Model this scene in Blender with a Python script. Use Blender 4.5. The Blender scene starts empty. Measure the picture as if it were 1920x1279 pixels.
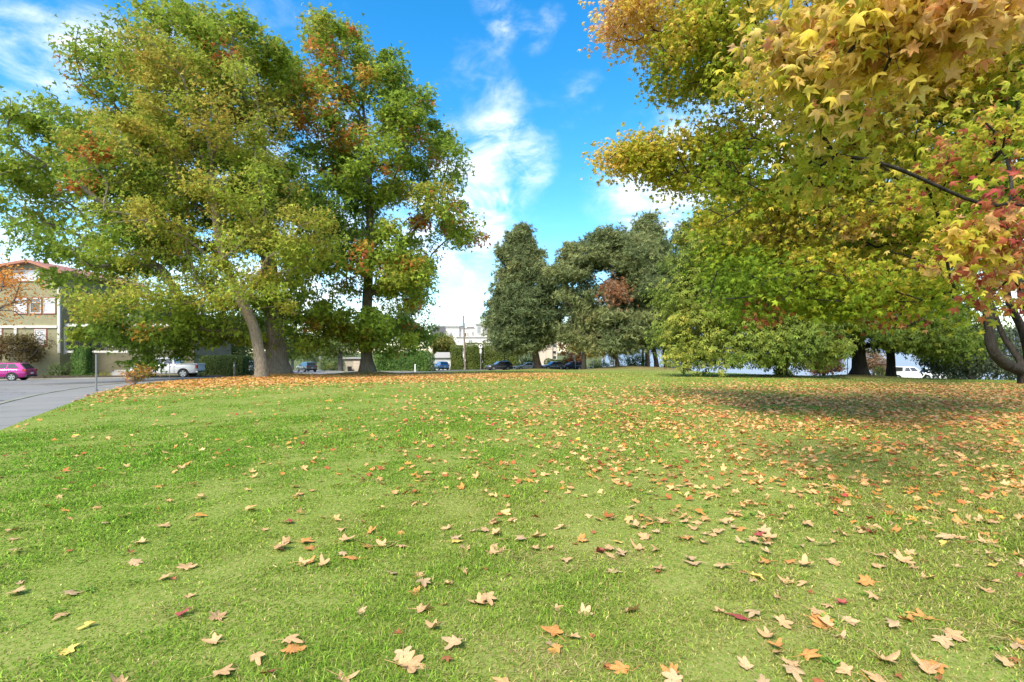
import bpy, bmesh, math
import numpy as np
from mathutils import Vector, Matrix

# ------------------------------------------------------------------ camera, sky, sun, exposure
C = bpy.context.scene
EYE = 1.5
HOR = 660.0                       # picture row of the eye level (photo is 1920 x 1279)
F = 960.0                         # focal length in photo pixels (18 mm on 36 mm)
cam_d = bpy.data.cameras.new('camera')
cam_d.sensor_width = 36.0
cam_d.lens = 18.0
cam_d.shift_y = (HOR - 639.5) / 1920.0
cam_d.clip_start = 0.05
cam_d.clip_end = 40000
cam = bpy.data.objects.new('camera', cam_d)
cam.location = (0, 0, EYE)
cam.rotation_euler = (math.radians(90), 0, 0)
C.collection.objects.link(cam)
C.camera = cam

SUN_AZ = math.radians(-150)       # measured clockwise from +Y: behind the camera, a little to the left
SUN_EL = math.radians(46)
sun_dir = Vector((math.sin(SUN_AZ) * math.cos(SUN_EL), math.cos(SUN_AZ) * math.cos(SUN_EL), math.sin(SUN_EL)))
sd = bpy.data.lights.new('sun', 'SUN')
sd.energy = 2.0
sd.angle = math.radians(20.0)
sd.color = (1.0, 0.92, 0.78)
sun = bpy.data.objects.new('sun', sd)
sun.rotation_euler = sun_dir.to_track_quat('Z', 'Y').to_euler()
sun.location = (0, 0, 60)
C.collection.objects.link(sun)

C.view_settings.view_transform = 'Standard'
C.view_settings.look = 'None'
C.view_settings.gamma = 1.0
C.view_settings.use_curve_mapping = False
C.view_settings.exposure = 1.65
try:
    C.cycles.max_bounces = 6
    C.cycles.diffuse_bounces = 3
    C.cycles.transmission_bounces = 4
    C.cycles.caustics_reflective = False
    C.cycles.caustics_refractive = False
except Exception:
    pass


def pdir(px, py):
    v = Vector(((px - 960) / F, 1.0, -(py - HOR) / F))
    return v.normalized()


def make_world():
    w = bpy.data.worlds.new('World')
    C.world = w
    w.use_nodes = True
    nt = w.node_tree
    nt.nodes.clear()
    N, L = nt.nodes.new, nt.links.new
    out = N('ShaderNodeOutputWorld')
    bg = N('ShaderNodeBackground')
    bg.inputs['Strength'].default_value = 0.12
    sky = N('ShaderNodeTexSky')
    sky.sky_type = 'NISHITA'
    sky.sun_disc = False
    sky.sun_elevation = SUN_EL
    sky.sun_rotation = SUN_AZ
    sky.altitude = 10
    sky.air_density = 1.0
    sky.dust_density = 0.35
    sky.ozone_density = 2.0
    hs = N('ShaderNodeHueSaturation')
    hs.inputs['Hue'].default_value = 0.494
    hs.inputs['Saturation'].default_value = 1.42
    hs.inputs['Value'].default_value = 0.88
    L(sky.outputs[0], hs.inputs['Color'])
    tc = N('ShaderNodeTexCoord')

    def math_(op, a, b=None, clamp=False):
        m = N('ShaderNodeMath')
        m.operation = op
        m.use_clamp = clamp
        for i, v in enumerate((a, b)):
            if v is None:
                continue
            if isinstance(v, (int, float)):
                m.inputs[i].default_value = v
            else:
                L(v, m.inputs[i])
        return m.outputs[0]

    def noise(scale, detail, rough, dist, stretch, off=(0, 0, 0), rot=(0, 0, 0)):
        mp = N('ShaderNodeMapping')
        mp.inputs['Scale'].default_value = stretch
        mp.inputs['Location'].default_value = off
        mp.inputs['Rotation'].default_value = rot
        L(tc.outputs['Generated'], mp.inputs['Vector'])
        n = N('ShaderNodeTexNoise')
        n.inputs['Scale'].default_value = scale
        n.inputs['Detail'].default_value = detail
        n.inputs['Roughness'].default_value = rough
        n.inputs['Distortion'].default_value = dist
        L(mp.outputs[0], n.inputs['Vector'])
        return n.outputs[0]

    # cloud masses, those behind the camera added for fill: direction, radius (rad), weight
    blobs = [((-.2, -1, .55), 1.25, 1.1), ((.9, -.5, .5), .7, .7), ((-1, -.2, .5), .7, .7),  # unseen clouds added behind the camera to give soft frontal light
             ((60, 250), .34, .24), ((-80, 420), .40, .34), ((330, 330), .40, .30), ((250, 120), .2, .06),
             ((560, 20), .11, .2), ((905, 120), .08, .14), ((925, 190), .07, .22), ((965, 210), .06, .24), ((860, 210), .13, .16),
             ((880, 60), .12, .08), ((1060, 190), .07, .22), ((1110, 178), .05, .2),
             ((960, 300), .10, .34), ((900, 340), .14, .34), ((1010, 295), .06, .34), ((860, 400), .12, .28),
             ((1240, 370), .13, .62), ((1320, 380), .16, .5), ((1150, 375), .08, .25), ((1380, 260), .16, .3), ((1240, 60), .14, .14),
             ((920, 12), .045, .34), ((955, 32), .04, .36), ((1005, 65), .045, .34), ((1040, 25), .03, .3), ((945, 68), .035, .26),
             ((700, 480), .35, .34), ((860, 520), .22, .35), ((1080, 420), .2, .12), ((1700, 200), .5, .45), ((1850, 550), .3, .4),
             ((1560, 330), .25, .35), ((620, 560), .2, .5)]
    tot = None
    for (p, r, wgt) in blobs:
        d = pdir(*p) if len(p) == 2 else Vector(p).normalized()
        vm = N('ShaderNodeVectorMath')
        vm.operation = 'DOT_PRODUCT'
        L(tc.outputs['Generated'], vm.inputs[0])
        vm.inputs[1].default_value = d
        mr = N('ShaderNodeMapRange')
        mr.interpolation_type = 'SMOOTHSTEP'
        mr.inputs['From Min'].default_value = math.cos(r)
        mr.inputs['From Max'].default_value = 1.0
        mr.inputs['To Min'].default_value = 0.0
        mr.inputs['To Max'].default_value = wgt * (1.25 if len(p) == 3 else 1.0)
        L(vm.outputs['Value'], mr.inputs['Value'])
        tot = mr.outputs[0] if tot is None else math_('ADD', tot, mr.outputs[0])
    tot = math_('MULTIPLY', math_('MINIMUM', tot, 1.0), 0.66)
    n1 = noise(4.0, 9, 0.6, 1.2, (1.0, 1.0, 1.9), (3.1, 0.4, 1.7), (0, 0.5, 0))
    n2 = noise(16.0, 7, 0.62, 0.6, (1.0, 1.0, 1.6), (0.3, 2.4, 0.7), (0, 0.7, 0))
    nn = math_('ADD', math_('MULTIPLY', math_('SUBTRACT', n1, 0.5), 2.2), math_('MULTIPLY', math_('SUBTRACT', n2, 0.5), 1.3))
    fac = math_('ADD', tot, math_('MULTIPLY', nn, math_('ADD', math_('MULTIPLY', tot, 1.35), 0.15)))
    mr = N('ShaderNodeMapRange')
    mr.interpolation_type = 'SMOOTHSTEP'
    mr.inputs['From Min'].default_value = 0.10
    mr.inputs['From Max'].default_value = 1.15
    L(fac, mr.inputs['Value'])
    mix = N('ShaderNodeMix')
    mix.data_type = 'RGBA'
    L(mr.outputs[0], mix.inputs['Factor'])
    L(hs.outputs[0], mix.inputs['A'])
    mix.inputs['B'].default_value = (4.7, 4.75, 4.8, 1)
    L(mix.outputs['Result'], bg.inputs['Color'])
    L(bg.outputs[0], out.inputs[0])


make_world()

# ------------------------------------------------------------------ helpers
rng = np.random.default_rng(11)


def smooth(x, a, b):
    t = np.clip((x - a) / (b - a), 0, 1)
    return t * t * (3 - 2 * t)


def softplus(x, k):
    z = np.clip(x / k, -40, 40)
    return np.where(x / k > 30, x, np.log1p(np.exp(z)) * k)


MOUNDS = [(-17.2, 34.0, .12, 2.2), (-17.4, 39, .25, 3.0), (-13.1, 46, .30, 2.6), (28.5, 42, .30, 2.5), (21, 41, .2, 2.5),
          (24.5, 25.6, .18, 2.0), (4.2, 86, .3, 3), (16.6, 80, .4, 4), (22, 82, .6, 7)]


def hgt(x, y):
    x = np.asarray(x, float)
    y = np.asarray(y, float)
    r = np.hypot(x, y)
    z = -0.026 * softplus(r - 27, 4.0)
    a = x / np.maximum(y, 1.0)
    yc = np.interp(a, [.12, .2, .24, .35, .5, .65, 1, 1.5], [500, 220, 99, 76, 56, 50, 48, 46])
    z = z - 0.06 * softplus(y - yc, 2.5)
    lim = -4.2 - 1.2 * smooth(a, .14, .26)
    z = np.maximum(z, lim)
    for (mx, my, mh, ms) in MOUNDS:
        z = z + mh * np.exp(-((x - mx) ** 2 + (y - my) ** 2) / (2 * ms * ms) * 1.6)
    z = z + 0.012 * np.sin(x * 1.7 + 0.6 * y) * np.sin(y * 1.3 - x * .4) * np.exp(-r / 25)
    return z


def H(x, y):
    return float(hgt(x, y))


def at(px, Y, py=None):
    """a world point at depth Y seen at photo column px (and row py); without py it stands on the ground"""
    x = (px - 960) / F * Y
    z = H(x, Y) if py is None else EYE - (py - HOR) / F * Y
    return Vector((x, Y, z))


def link(o, parent=None):
    C.collection.objects.link(o)
    if parent is not None:
        o.parent = parent
    return o


def tag(o, label=None, cat=None, group=None, kind=None):
    if label:
        o['label'] = label
    if cat:
        o['category'] = cat
    if group:
        o['group'] = group
    if kind:
        o['kind'] = kind
    return o


def thing(name, label, cat, loc=(0, 0, 0), rz=0.0, group=None):
    o = bpy.data.objects.new(name, None)
    o.empty_display_size = 0.3
    o.location = loc
    o.rotation_euler = (0, 0, rz)
    link(o)
    return tag(o, label, cat, group)


def np_mesh(name, V, T, mat, parent=None, col=None, smooth_=False):
    """V (n,3), T (m,3|4) ints, col (m,3) per face"""
    me = bpy.data.meshes.new(name)
    V = np.ascontiguousarray(V, np.float32)
    T = np.ascontiguousarray(T, np.int32)
    k = T.shape[1]
    me.vertices.add(len(V))
    me.vertices.foreach_set('co', V.ravel())
    me.loops.add(T.size)
    me.loops.foreach_set('vertex_index', T.ravel())
    me.polygons.add(len(T))
    me.polygons.foreach_set('loop_start', np.arange(0, T.size, k, dtype=np.int32))
    if smooth_:
        me.polygons.foreach_set('use_smooth', np.ones(len(T), bool))
    if col is not None:
        at_ = me.attributes.new('tint', 'FLOAT_COLOR', 'FACE')
        c4 = np.ones((len(T), 4), np.float32)
        c4[:, :3] = col
        at_.data.foreach_set('color', c4.ravel())
    me.update(calc_edges=True)
    me.materials.append(mat)
    o = bpy.data.objects.new(name, me)
    return link(o, parent)


class MB:
    """collects simple solids into one mesh"""
    def __init__(self):
        self.v, self.f = [], []

    def add(self, vs, fs):
        b = len(self.v)
        self.v += [tuple(p) for p in vs]
        self.f += [tuple(i + b for i in f) for f in fs]
        return self

    def box(self, x0, x1, y0, y1, z0, z1):
        vs = [(x, y, z) for z in (z0, z1) for y in (y0, y1) for x in (x0, x1)]
        return self.add(vs, [(0, 2, 3, 1), (4, 5, 7, 6), (0, 1, 5, 4), (2, 6, 7, 3), (0, 4, 6, 2), (1, 3, 7, 5)])

    def prism(self, pts, y0, y1):
        """polygon in (x,z) extruded along y"""
        n = len(pts)
        vs = [(p[0], y0, p[1]) for p in pts] + [(p[0], y1, p[1]) for p in pts]
        fs = [tuple(range(n)), tuple(range(2 * n - 1, n - 1, -1))]
        fs += [(i, i + n, (i + 1) % n + n, (i + 1) % n) for i in range(n)]
        return self.add(vs, fs)

    def tube(self, pts, rad, k=8, cap=True):
        pts = [Vector(p) for p in pts]
        if not hasattr(rad, '__len__'):
            rad = [rad] * len(pts)
        rings = []
        ref = None
        for i, p in enumerate(pts):
            t = (pts[min(i + 1, len(pts) - 1)] - pts[max(i - 1, 0)]).normalized()
            if ref is None:
                ref = t.orthogonal().normalized()
            ref = (ref - t * ref.dot(t)).normalized()
            b = t.cross(ref)
            rings.append([p + (ref * math.cos(a) + b * math.sin(a)) * rad[i] for a in [2 * math.pi * j / k for j in range(k)]])
        vs = [q for r in rings for q in r]
        fs = []
        for i in range(len(pts) - 1):
            for j in range(k):
                fs.append((i * k + j, i * k + (j + 1) % k, (i + 1) * k + (j + 1) % k, (i + 1) * k + j))
        if cap:
            fs.append(tuple(range(k - 1, -1, -1)))
            fs.append(tuple((len(pts) - 1) * k + j for j in range(k)))
        return self.add(vs, fs)

    def build(self, name, mat, parent=None, bevel=0.0, shade=False):
        me = bpy.data.meshes.new(name)
        me.from_pydata(self.v, [], self.f)
        me.materials.append(mat)
        bm = bmesh.new()
        bm.from_mesh(me)
        bmesh.ops.recalc_face_normals(bm, faces=bm.faces)
        if bevel > 0:
            es = [e for e in bm.edges if len(e.link_faces) == 2 and e.calc_face_angle(0) > 0.5]
            bmesh.ops.bevel(bm, geom=es, offset=bevel, segments=2, affect='EDGES', profile=0.6)
        bm.to_mesh(me)
        bm.free()
        if shade:
            for p in me.polygons:
                p.use_smooth = True
            try:
                me.set_sharp_from_angle(angle=math.radians(38))
            except Exception:
                pass
        o = bpy.data.objects.new(name, me)
        return link(o, parent)


# ------------------------------------------------------------------ materials
M = {}


def mat_new(name):
    m = bpy.data.materials.new(name)
    m.use_nodes = True
    nt = m.node_tree
    b = nt.nodes['Principled BSDF']
    M[name] = m
    return m, nt, b


def plain(name, col, rough=0.6, metal=0.0, spec=0.5, var=0.12, scale=3.0, coat=0.0, bump=0.0):
    """a colour broken up by two octaves of noise"""
    m, nt, b = mat_new(name)
    N, L = nt.nodes.new, nt.links.new
    tc = N('ShaderNodeTexCoord')
    n = N('ShaderNodeTexNoise')
    n.inputs['Scale'].default_value = scale
    n.inputs['Detail'].default_value = 6
    L(tc.outputs['Object'], n.inputs['Vector'])
    r = N('ShaderNodeValToRGB')
    c = np.array(col)
    r.color_ramp.elements[0].position = 0.3
    r.color_ramp.elements[1].position = 0.7
    r.color_ramp.elements[0].color = (*np.clip(c * (1 - var), 0, 1), 1)
    r.color_ramp.elements[1].color = (*np.clip(c * (1 + var), 0, 1), 1)
    L(n.outputs[0], r.inputs[0])
    L(r.outputs[0], b.inputs['Base Color'])
    b.inputs['Roughness'].default_value = rough
    b.inputs['Metallic'].default_value = metal
    b.inputs['Specular IOR Level'].default_value = spec
    b.inputs['Coat Weight'].default_value = coat
    b.inputs['Coat Roughness'].default_value = 0.05
    if bump:
        bp = N('ShaderNodeBump')
        bp.inputs['Strength'].default_value = bump
        bp.inputs['Distance'].default_value = 0.03
        L(n.outputs[0], bp.inputs['Height'])
        L(bp.outputs[0], b.inputs['Normal'])
    return m


def leaf_mat(name, trans=0.35, rough=0.55, spec=0.1):
    """leaf: colour from the per-leaf 'tint' attribute, part of the light passes through"""
    m, nt, b = mat_new(name)
    N, L = nt.nodes.new, nt.links.new
    a = N('ShaderNodeAttribute')
    a.attribute_name = 'tint'
    L(a.outputs['Color'], b.inputs['Base Color'])
    b.inputs['Roughness'].default_value = rough
    b.inputs['Specular IOR Level'].default_value = spec
    t = N('ShaderNodeBsdfTranslucent')
    g = N('ShaderNodeGamma')
    g.inputs['Gamma'].default_value = 0.9
    L(a.outputs['Color'], g.inputs[0])
    L(g.outputs[0], t.inputs['Color'])
    mx = N('ShaderNodeMixShader')
    mx.inputs[0].default_value = trans
    L(b.outputs[0], mx.inputs[1])
    L(t.outputs[0], mx.inputs[2])
    L(mx.outputs[0], nt.nodes['Material Output'].inputs['Surface'])
    return m


def bark_mat(name, c0, c1, sc=(6, 6, 1.1), bump=0.8, moss=0.0):
    m, nt, b = mat_new(name)
    N, L = nt.nodes.new, nt.links.new
    tc = N('ShaderNodeTexCoord')
    mp = N('ShaderNodeMapping')
    mp.inputs['Scale'].default_value = sc
    L(tc.outputs['Object'], mp.inputs[0])
    n = N('ShaderNodeTexNoise')
    n.inputs['Scale'].default_value = 1.6
    n.inputs['Detail'].default_value = 8
    n.inputs['Roughness'].default_value = 0.65
    L(mp.outputs[0], n.inputs['Vector'])
    v = N('ShaderNodeTexVoronoi')
    v.feature = 'DISTANCE_TO_EDGE'
    v.inputs['Scale'].default_value = 1.7
    L(mp.outputs[0], v.inputs['Vector'])
    r = N('ShaderNodeValToRGB')
    r.color_ramp.elements[0].position = 0.32
    r.color_ramp.elements[1].position = 0.68
    r.color_ramp.elements[0].color = (*c0, 1)
    r.color_ramp.elements[1].color = (*c1, 1)
    L(n.outputs[0], r.inputs[0])
    if moss > 0:
        n2 = N('ShaderNodeTexNoise')
        n2.inputs['Scale'].default_value = 0.9
        n2.inputs['Detail'].default_value = 5
        L(tc.outputs['Object'], n2.inputs['Vector'])
        mr = N('ShaderNodeMapRange')
        mr.inputs['From Min'].default_value = 0.5
        mr.inputs['From Max'].default_value = 0.7
        mr.inputs['To Max'].default_value = moss
        L(n2.outputs[0], mr.inputs[0])
        mx = N('ShaderNodeMix')
        mx.data_type = 'RGBA'
        L(mr.outputs[0], mx.inputs['Factor'])
        L(r.outputs[0], mx.inputs['A'])
        mx.inputs['B'].default_value = (0.16, 0.17, 0.09, 1)
        L(mx.outputs['Result'], b.inputs['Base Color'])
    else:
        L(r.outputs[0], b.inputs['Base Color'])
    ad = N('ShaderNodeMath')
    ad.operation = 'ADD'
    L(n.outputs[0], ad.inputs[0])
    mm = N('ShaderNodeMath')
    mm.operation = 'MINIMUM'
    mm.inputs[1].default_value = 0.3
    L(v.outputs['Distance'], mm.inputs[0])
    L(mm.outputs[0], ad.inputs[1])
    bp = N('ShaderNodeBump')
    bp.inputs['Strength'].default_value = bump
    bp.inputs['Distance'].default_value = 0.06
    L(ad.outputs[0], bp.inputs['Height'])
    L(bp.outputs[0], b.inputs['Normal'])
    b.inputs['Roughness'].default_value = 0.9
    b.inputs['Specular IOR Level'].default_value = 0.2
    return m


def siding_mat(name, col, step=0.2):
    """horizontal lap boards"""
    m = plain(name, col, 0.75, var=0.1, scale=1.5)
    nt = m.node_tree
    N, L = nt.nodes.new, nt.links.new
    tc = N('ShaderNodeTexCoord')
    w = N('ShaderNodeTexWave')
    w.wave_type = 'BANDS'
    w.bands_direction = 'Z'
    w.wave_profile = 'SAW'
    w.inputs['Scale'].default_value = 0.314 / step
    L(tc.outputs['Object'], w.inputs['Vector'])
    bp = N('ShaderNodeBump')
    bp.inputs['Strength'].default_value = 0.9
    bp.inputs['Distance'].default_value = 0.03
    L(w.outputs['Fac'], bp.inputs['Height'])
    L(bp.outputs[0], nt.nodes['Principled BSDF'].inputs['Normal'])
    return m


def ground_mat(name, stops, sc, litter=None, bump=0.3, fine=0.6, joints=0.0):
    """noise-mixed ground; 'litter' blends by the vertex attribute of that name"""
    m, nt, b = mat_new(name)
    N, L = nt.nodes.new, nt.links.new
    tc = N('ShaderNodeTexCoord')
    n = N('ShaderNodeTexNoise')
    n.inputs['Scale'].default_value = sc
    n.inputs['Detail'].default_value = 9
    n.inputs['Roughness'].default_value = 0.62
    L(tc.outputs['Object'], n.inputs['Vector'])
    n2 = N('ShaderNodeTexNoise')
    n2.inputs['Scale'].default_value = sc * 90
    n2.inputs['Detail'].default_value = 9
    n2.inputs['Roughness'].default_value = 0.75
    L(tc.outputs['Object'], n2.inputs['Vector'])
    ad = N('ShaderNodeMath')
    ad.operation = 'MULTIPLY_ADD'
    ad.inputs[1].default_value = fine
    L(n2.outputs[0], ad.inputs[0])
    mu = N('ShaderNodeMath')
    mu.operation = 'MULTIPLY'
    mu.inputs[1].default_value = 1.3 - fine
    L(n.outputs[0], mu.inputs[0])
    L(mu.outputs[0], ad.inputs[2])
    r = N('ShaderNodeValToRGB')
    while len(r.color_ramp.elements) < len(stops):
        r.color_ramp.elements.new(0.5)
    for e, (p, c) in zip(r.color_ramp.elements, stops):
        e.position = p
        e.color = (*c, 1)
    L(ad.outputs[0], r.inputs[0])
    last = r.outputs[0]
    if litter:
        a = N('ShaderNodeAttribute')
        a.attribute_name = 'litter'
        mx = N('ShaderNodeMix')
        mx.data_type = 'RGBA'
        L(a.outputs['Fac'], mx.inputs['Factor'])
        L(last, mx.inputs['A'])
        mx.inputs['B'].default_value = (*litter, 1)
        last = mx.outputs['Result']
    if joints:
        a = N('ShaderNodeAttribute')
        a.attribute_name = 'along'
        dv = N('ShaderNodeMath')
        dv.operation = 'DIVIDE'
        dv.inputs[1].default_value = joints
        L(a.outputs['Fac'], dv.inputs[0])
        fr = N('ShaderNodeMath')
        fr.operation = 'FRACT'
        L(dv.outputs[0], fr.inputs[0])
        lt = N('ShaderNodeMath')
        lt.operation = 'LESS_THAN'
        lt.inputs[1].default_value = 0.022
        L(fr.outputs[0], lt.inputs[0])
        mj = N('ShaderNodeMix')
        mj.data_type = 'RGBA'
        L(lt.outputs[0], mj.inputs['Factor'])
        L(last, mj.inputs['A'])
        mj.inputs['B'].default_value = (0.09, 0.09, 0.075, 1)
        last = mj.outputs['Result']
    L(last, b.inputs['Base Color'])
    b.inputs['Roughness'].default_value = 0.95
    b.inputs['Specular IOR Level'].default_value = 0.04
    bp = N('ShaderNodeBump')
    bp.inputs['Strength'].default_value = bump
    bp.inputs['Distance'].default_value = 0.03
    L(n2.outputs[0], bp.inputs['Height'])
    L(bp.outputs[0], b.inputs['Normal'])
    return m


leaf_mat('leaf', 0.42)
leaf_mat('leaf_gum', 0.52, 0.55, 0.08)
leaf_mat('leaf_dark', 0.3, 0.5, 0.15)
leaf_mat('needle', 0.25, 0.6, 0.1)
leaf_mat('blade', 0.25, 0.7, 0.04)
leaf_mat('litter_leaf', 0.15, 0.6, 0.2)
bark_mat('bark_oak', (0.10, 0.085, 0.065), (0.27, 0.235, 0.19), moss=0.5)
bark_mat('bark_pale', (0.13, 0.105, 0.075), (0.36, 0.30, 0.235), sc=(9, 9, 3), moss=0.25)
bark_mat('bark_dark', (0.014, 0.012, 0.010), (0.055, 0.047, 0.040), moss=0.1)
bark_mat('bark_pine', (0.09, 0.06, 0.045), (0.25, 0.18, 0.14), sc=(5, 5, 1.6))
bark_mat('bark_grey', (0.11, 0.10, 0.09), (0.26, 0.24, 0.22), sc=(9, 9, 3))
ground_mat('turf', [(0.41, (0.045, 0.065, 0.016)), (0.51, (0.115, 0.165, 0.027)), (0.59, (0.17, 0.25, 0.038)), (0.69, (0.27, 0.29, 0.08))], 0.35, fine=.9, litter=(0.19, 0.12, 0.07))
ground_mat('soil', [(0.4, (0.08, 0.10, 0.035)), (0.6, (0.11, 0.14, 0.045)), (0.8, (0.16, 0.15, 0.08))], 0.2)
ground_mat('asphalt', [(0.35, (0.17, 0.17, 0.175)), (0.6, (0.215, 0.215, 0.22)), (0.8, (0.25, 0.25, 0.25))], 0.25, bump=0.15)
ground_mat('pavement', [(0.38, (0.15, 0.148, 0.14)), (0.55, (0.22, 0.218, 0.21)), (0.75, (0.26, 0.255, 0.245))], 0.4, bump=0.12, joints=1.7)
ground_mat('kerb_stone', [(0.35, (0.12, 0.14, 0.06)), (0.6, (0.26, 0.26, 0.2)), (0.8, (0.34, 0.33, 0.31))], 0.8)
nt_ = M['asphalt'].node_tree
v_ = nt_.nodes.new('ShaderNodeTexVoronoi')
v_.feature = 'DISTANCE_TO_EDGE'
v_.inputs['Scale'].default_value = 0.22
d_ = nt_.nodes.new('ShaderNodeTexNoise')
d_.inputs['Scale'].default_value = 0.7
d_.inputs['Detail'].default_value = 5
t_ = nt_.nodes.new('ShaderNodeTexCoord')
a_ = nt_.nodes.new('ShaderNodeVectorMath')
a_.operation = 'MULTIPLY_ADD'
a_.inputs[1].default_value = (1.6, 1.6, 1.6)
nt_.links.new(t_.outputs['Object'], d_.inputs['Vector'])
nt_.links.new(d_.outputs['Color'], a_.inputs[0])
nt_.links.new(t_.outputs['Object'], a_.inputs[2])
nt_.links.new(a_.outputs[0], v_.inputs['Vector'])
l_ = nt_.nodes.new('ShaderNodeMath')
l_.operation = 'LESS_THAN'
l_.inputs[1].default_value = 0.006
nt_.links.new(v_.outputs['Distance'], l_.inputs[0])
x_ = nt_.nodes.new('ShaderNodeMix')
x_.data_type = 'RGBA'
bs_ = nt_.nodes['Principled BSDF']
old_ = bs_.inputs['Base Color'].links[0].from_socket
nt_.links.new(l_.outputs[0], x_.inputs['Factor'])
nt_.links.new(old_, x_.inputs['A'])
x_.inputs['B'].default_value = (0.09, 0.09, 0.09, 1)
nt_.links.new(x_.outputs['Result'], bs_.inputs['Base Color'])
siding_mat('olive_siding', (0.31, 0.29, 0.17))
siding_mat('dark_siding', (0.22, 0.20, 0.13))
plain('white_trim', (0.62, 0.60, 0.55), 0.55, var=0.05)
plain('red_trim', (0.28, 0.10, 0.075), 0.6)
plain('red_roof', (0.40, 0.17, 0.11), 0.7, var=0.25, scale=8)
plain('dark_roof', (0.09, 0.085, 0.085), 0.85, var=0.25, scale=6)
plain('grey_roof', (0.36, 0.34, 0.31), 0.85, var=0.12, scale=6)
plain('stucco_white', (0.74, 0.72, 0.69), 0.85, var=0.05, scale=1.2)
plain('stucco_beige', (0.62, 0.52, 0.42), 0.85, var=0.06, scale=1.2)
plain('garage_beige', (0.42, 0.375, 0.30), 0.8, var=0.07)
plain('blind', (0.50, 0.52, 0.55), 0.35, var=0.06, coat=0.6)
plain('glass_dark', (0.035, 0.04, 0.045), 0.06, spec=0.9, var=0.3, coat=1.0)
plain('glass_green', (0.06, 0.09, 0.075), 0.08, spec=0.9, var=0.3, coat=1.0)
plain('glass_grey', (0.30, 0.34, 0.36), 0.1, spec=0.9, var=0.2, coat=1.0)
plain('shade_brown', (0.06, 0.04, 0.03), 0.8)
plain('concrete', (0.38, 0.37, 0.35), 0.85)
plain('metal_grey', (0.26, 0.27, 0.28), 0.45, metal=0.6)
plain('galvanised', (0.5, 0.5, 0.49), 0.5, metal=0.5)
plain('black_metal', (0.02, 0.02, 0.022), 0.5)
plain('pole_wood', (0.27, 0.22, 0.175), 0.9, var=0.3, scale=5)
plain('sign_white', (0.80, 0.80, 0.80), 0.4, var=0.03)
plain('sign_yellow', (0.85, 0.62, 0.02), 0.4, var=0.03)
plain('sign_orange', (0.65, 0.2, 0.04), 0.5, var=0.1)
plain('sign_blue', (0.05, 0.19, 0.36), 0.45, var=0.08)
plain('sign_back', (0.45, 0.46, 0.46), 0.4, metal=0.5)
plain('tyre', (0.018, 0.018, 0.018), 0.85)
plain('rim', (0.55, 0.55, 0.56), 0.3, metal=0.9, var=0.05)
plain('cladding', (0.03, 0.03, 0.032), 0.7)
plain('chrome', (0.7, 0.7, 0.7), 0.2, metal=1.0, var=0.03)
plain('headlamp', (0.75, 0.77, 0.8), 0.1, coat=1.0, var=0.05)
plain('tail_lamp', (0.42, 0.02, 0.015), 0.2, coat=1.0, var=0.1)
plain('plate', (0.75, 0.76, 0.8), 0.5, var=0.03)
plain('paint_magenta', (0.42, 0.012, 0.21), 0.28, metal=0.35, var=0.03, coat=1.0)
plain('paint_white', (0.80, 0.80, 0.80), 0.3, var=0.02, coat=1.0)
plain('paint_cream', (0.66, 0.63, 0.55), 0.3, var=0.02, coat=1.0)
plain('paint_charcoal', (0.06, 0.065, 0.075), 0.28, metal=0.4, var=0.03, coat=1.0)
plain('paint_grey', (0.16, 0.17, 0.19), 0.28, metal=0.5, var=0.03, coat=1.0)
plain('paint_navy', (0.03, 0.035, 0.06), 0.25, metal=0.3, var=0.03, coat=1.0)
plain('paint_blue', (0.02, 0.22, 0.55), 0.28, metal=0.3, var=0.03, coat=1.0)
plain('paint_silver', (0.42, 0.44, 0.47), 0.28, metal=0.5, var=0.03, coat=1.0)
plain('tower_glass', (0.42, 0.5, 0.58), 0.3, var=0.08)
plain('mountain', (0.12, 0.15, 0.20), 0.95, var=0.25, scale=0.004)
m_, nt_, b_ = mat_new('water')
b_.inputs['Base Color'].default_value = (0.26, 0.30, 0.34, 1)
b_.inputs['Roughness'].default_value = 0.5
n_ = nt_.nodes.new('ShaderNodeTexNoise')
n_.inputs['Scale'].default_value = 0.8
n_.inputs['Detail'].default_value = 6
t_ = nt_.nodes.new('ShaderNodeTexCoord')
nt_.links.new(t_.outputs['Object'], n_.inputs['Vector'])
p_ = nt_.nodes.new('ShaderNodeBump')
p_.inputs['Strength'].default_value = 0.25
p_.inputs['Distance'].default_value = 0.2
nt_.links.new(n_.outputs[0], p_.inputs['Height'])
nt_.links.new(p_.outputs[0], b_.inputs['Normal'])

# ------------------------------------------------------------------ ground, lawn, roads, water
LAWN = [(-4.0, -3.0), (-6.2, 4.0), (-9.9, 9.9), (-11.06, 11.8), (-13.1, 15.2), (-15.7, 19.4), (-18.3, 24.4), (-20.6, 30), (-22.0, 37), (-20.5, 42.5),
        (-15, 47), (-10.5, 60), (-7.5, 72), (-3, 82), (4, 89), (12, 95), (20, 101), (26, 112), (40, 118), (75, 112), (110, 95), (140, 60), (150, 20), (150, -3)]


def lawn_R(th):
    """distance to the lawn's rim along azimuth th (0 = ahead, + = right)"""
    best = 4.0
    d = (math.sin(th), math.cos(th))
    for (a, b) in zip(LAWN[:-1], LAWN[1:]):
        ex, ey = b[0] - a[0], b[1] - a[1]
        det = d[0] * (-ey) + ex * d[1]
        if abs(det) < 1e-9:
            continue
        r = (a[0] * (-ey) + ex * a[1]) / det
        t = (d[0] * a[1] - d[1] * a[0]) / det
        if -1e-6 <= t <= 1 + 1e-6 and r > 0:
            best = r
            break
    return best


TH = np.radians(np.concatenate([np.arange(-124, -60, 2), np.arange(-60, 60, 0.4), np.arange(60, 93, 2)]))
RT = np.array([lawn_R(t) for t in TH])


def Rof(x, y):
    return np.interp(np.arctan2(x, y), TH, RT)


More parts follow.
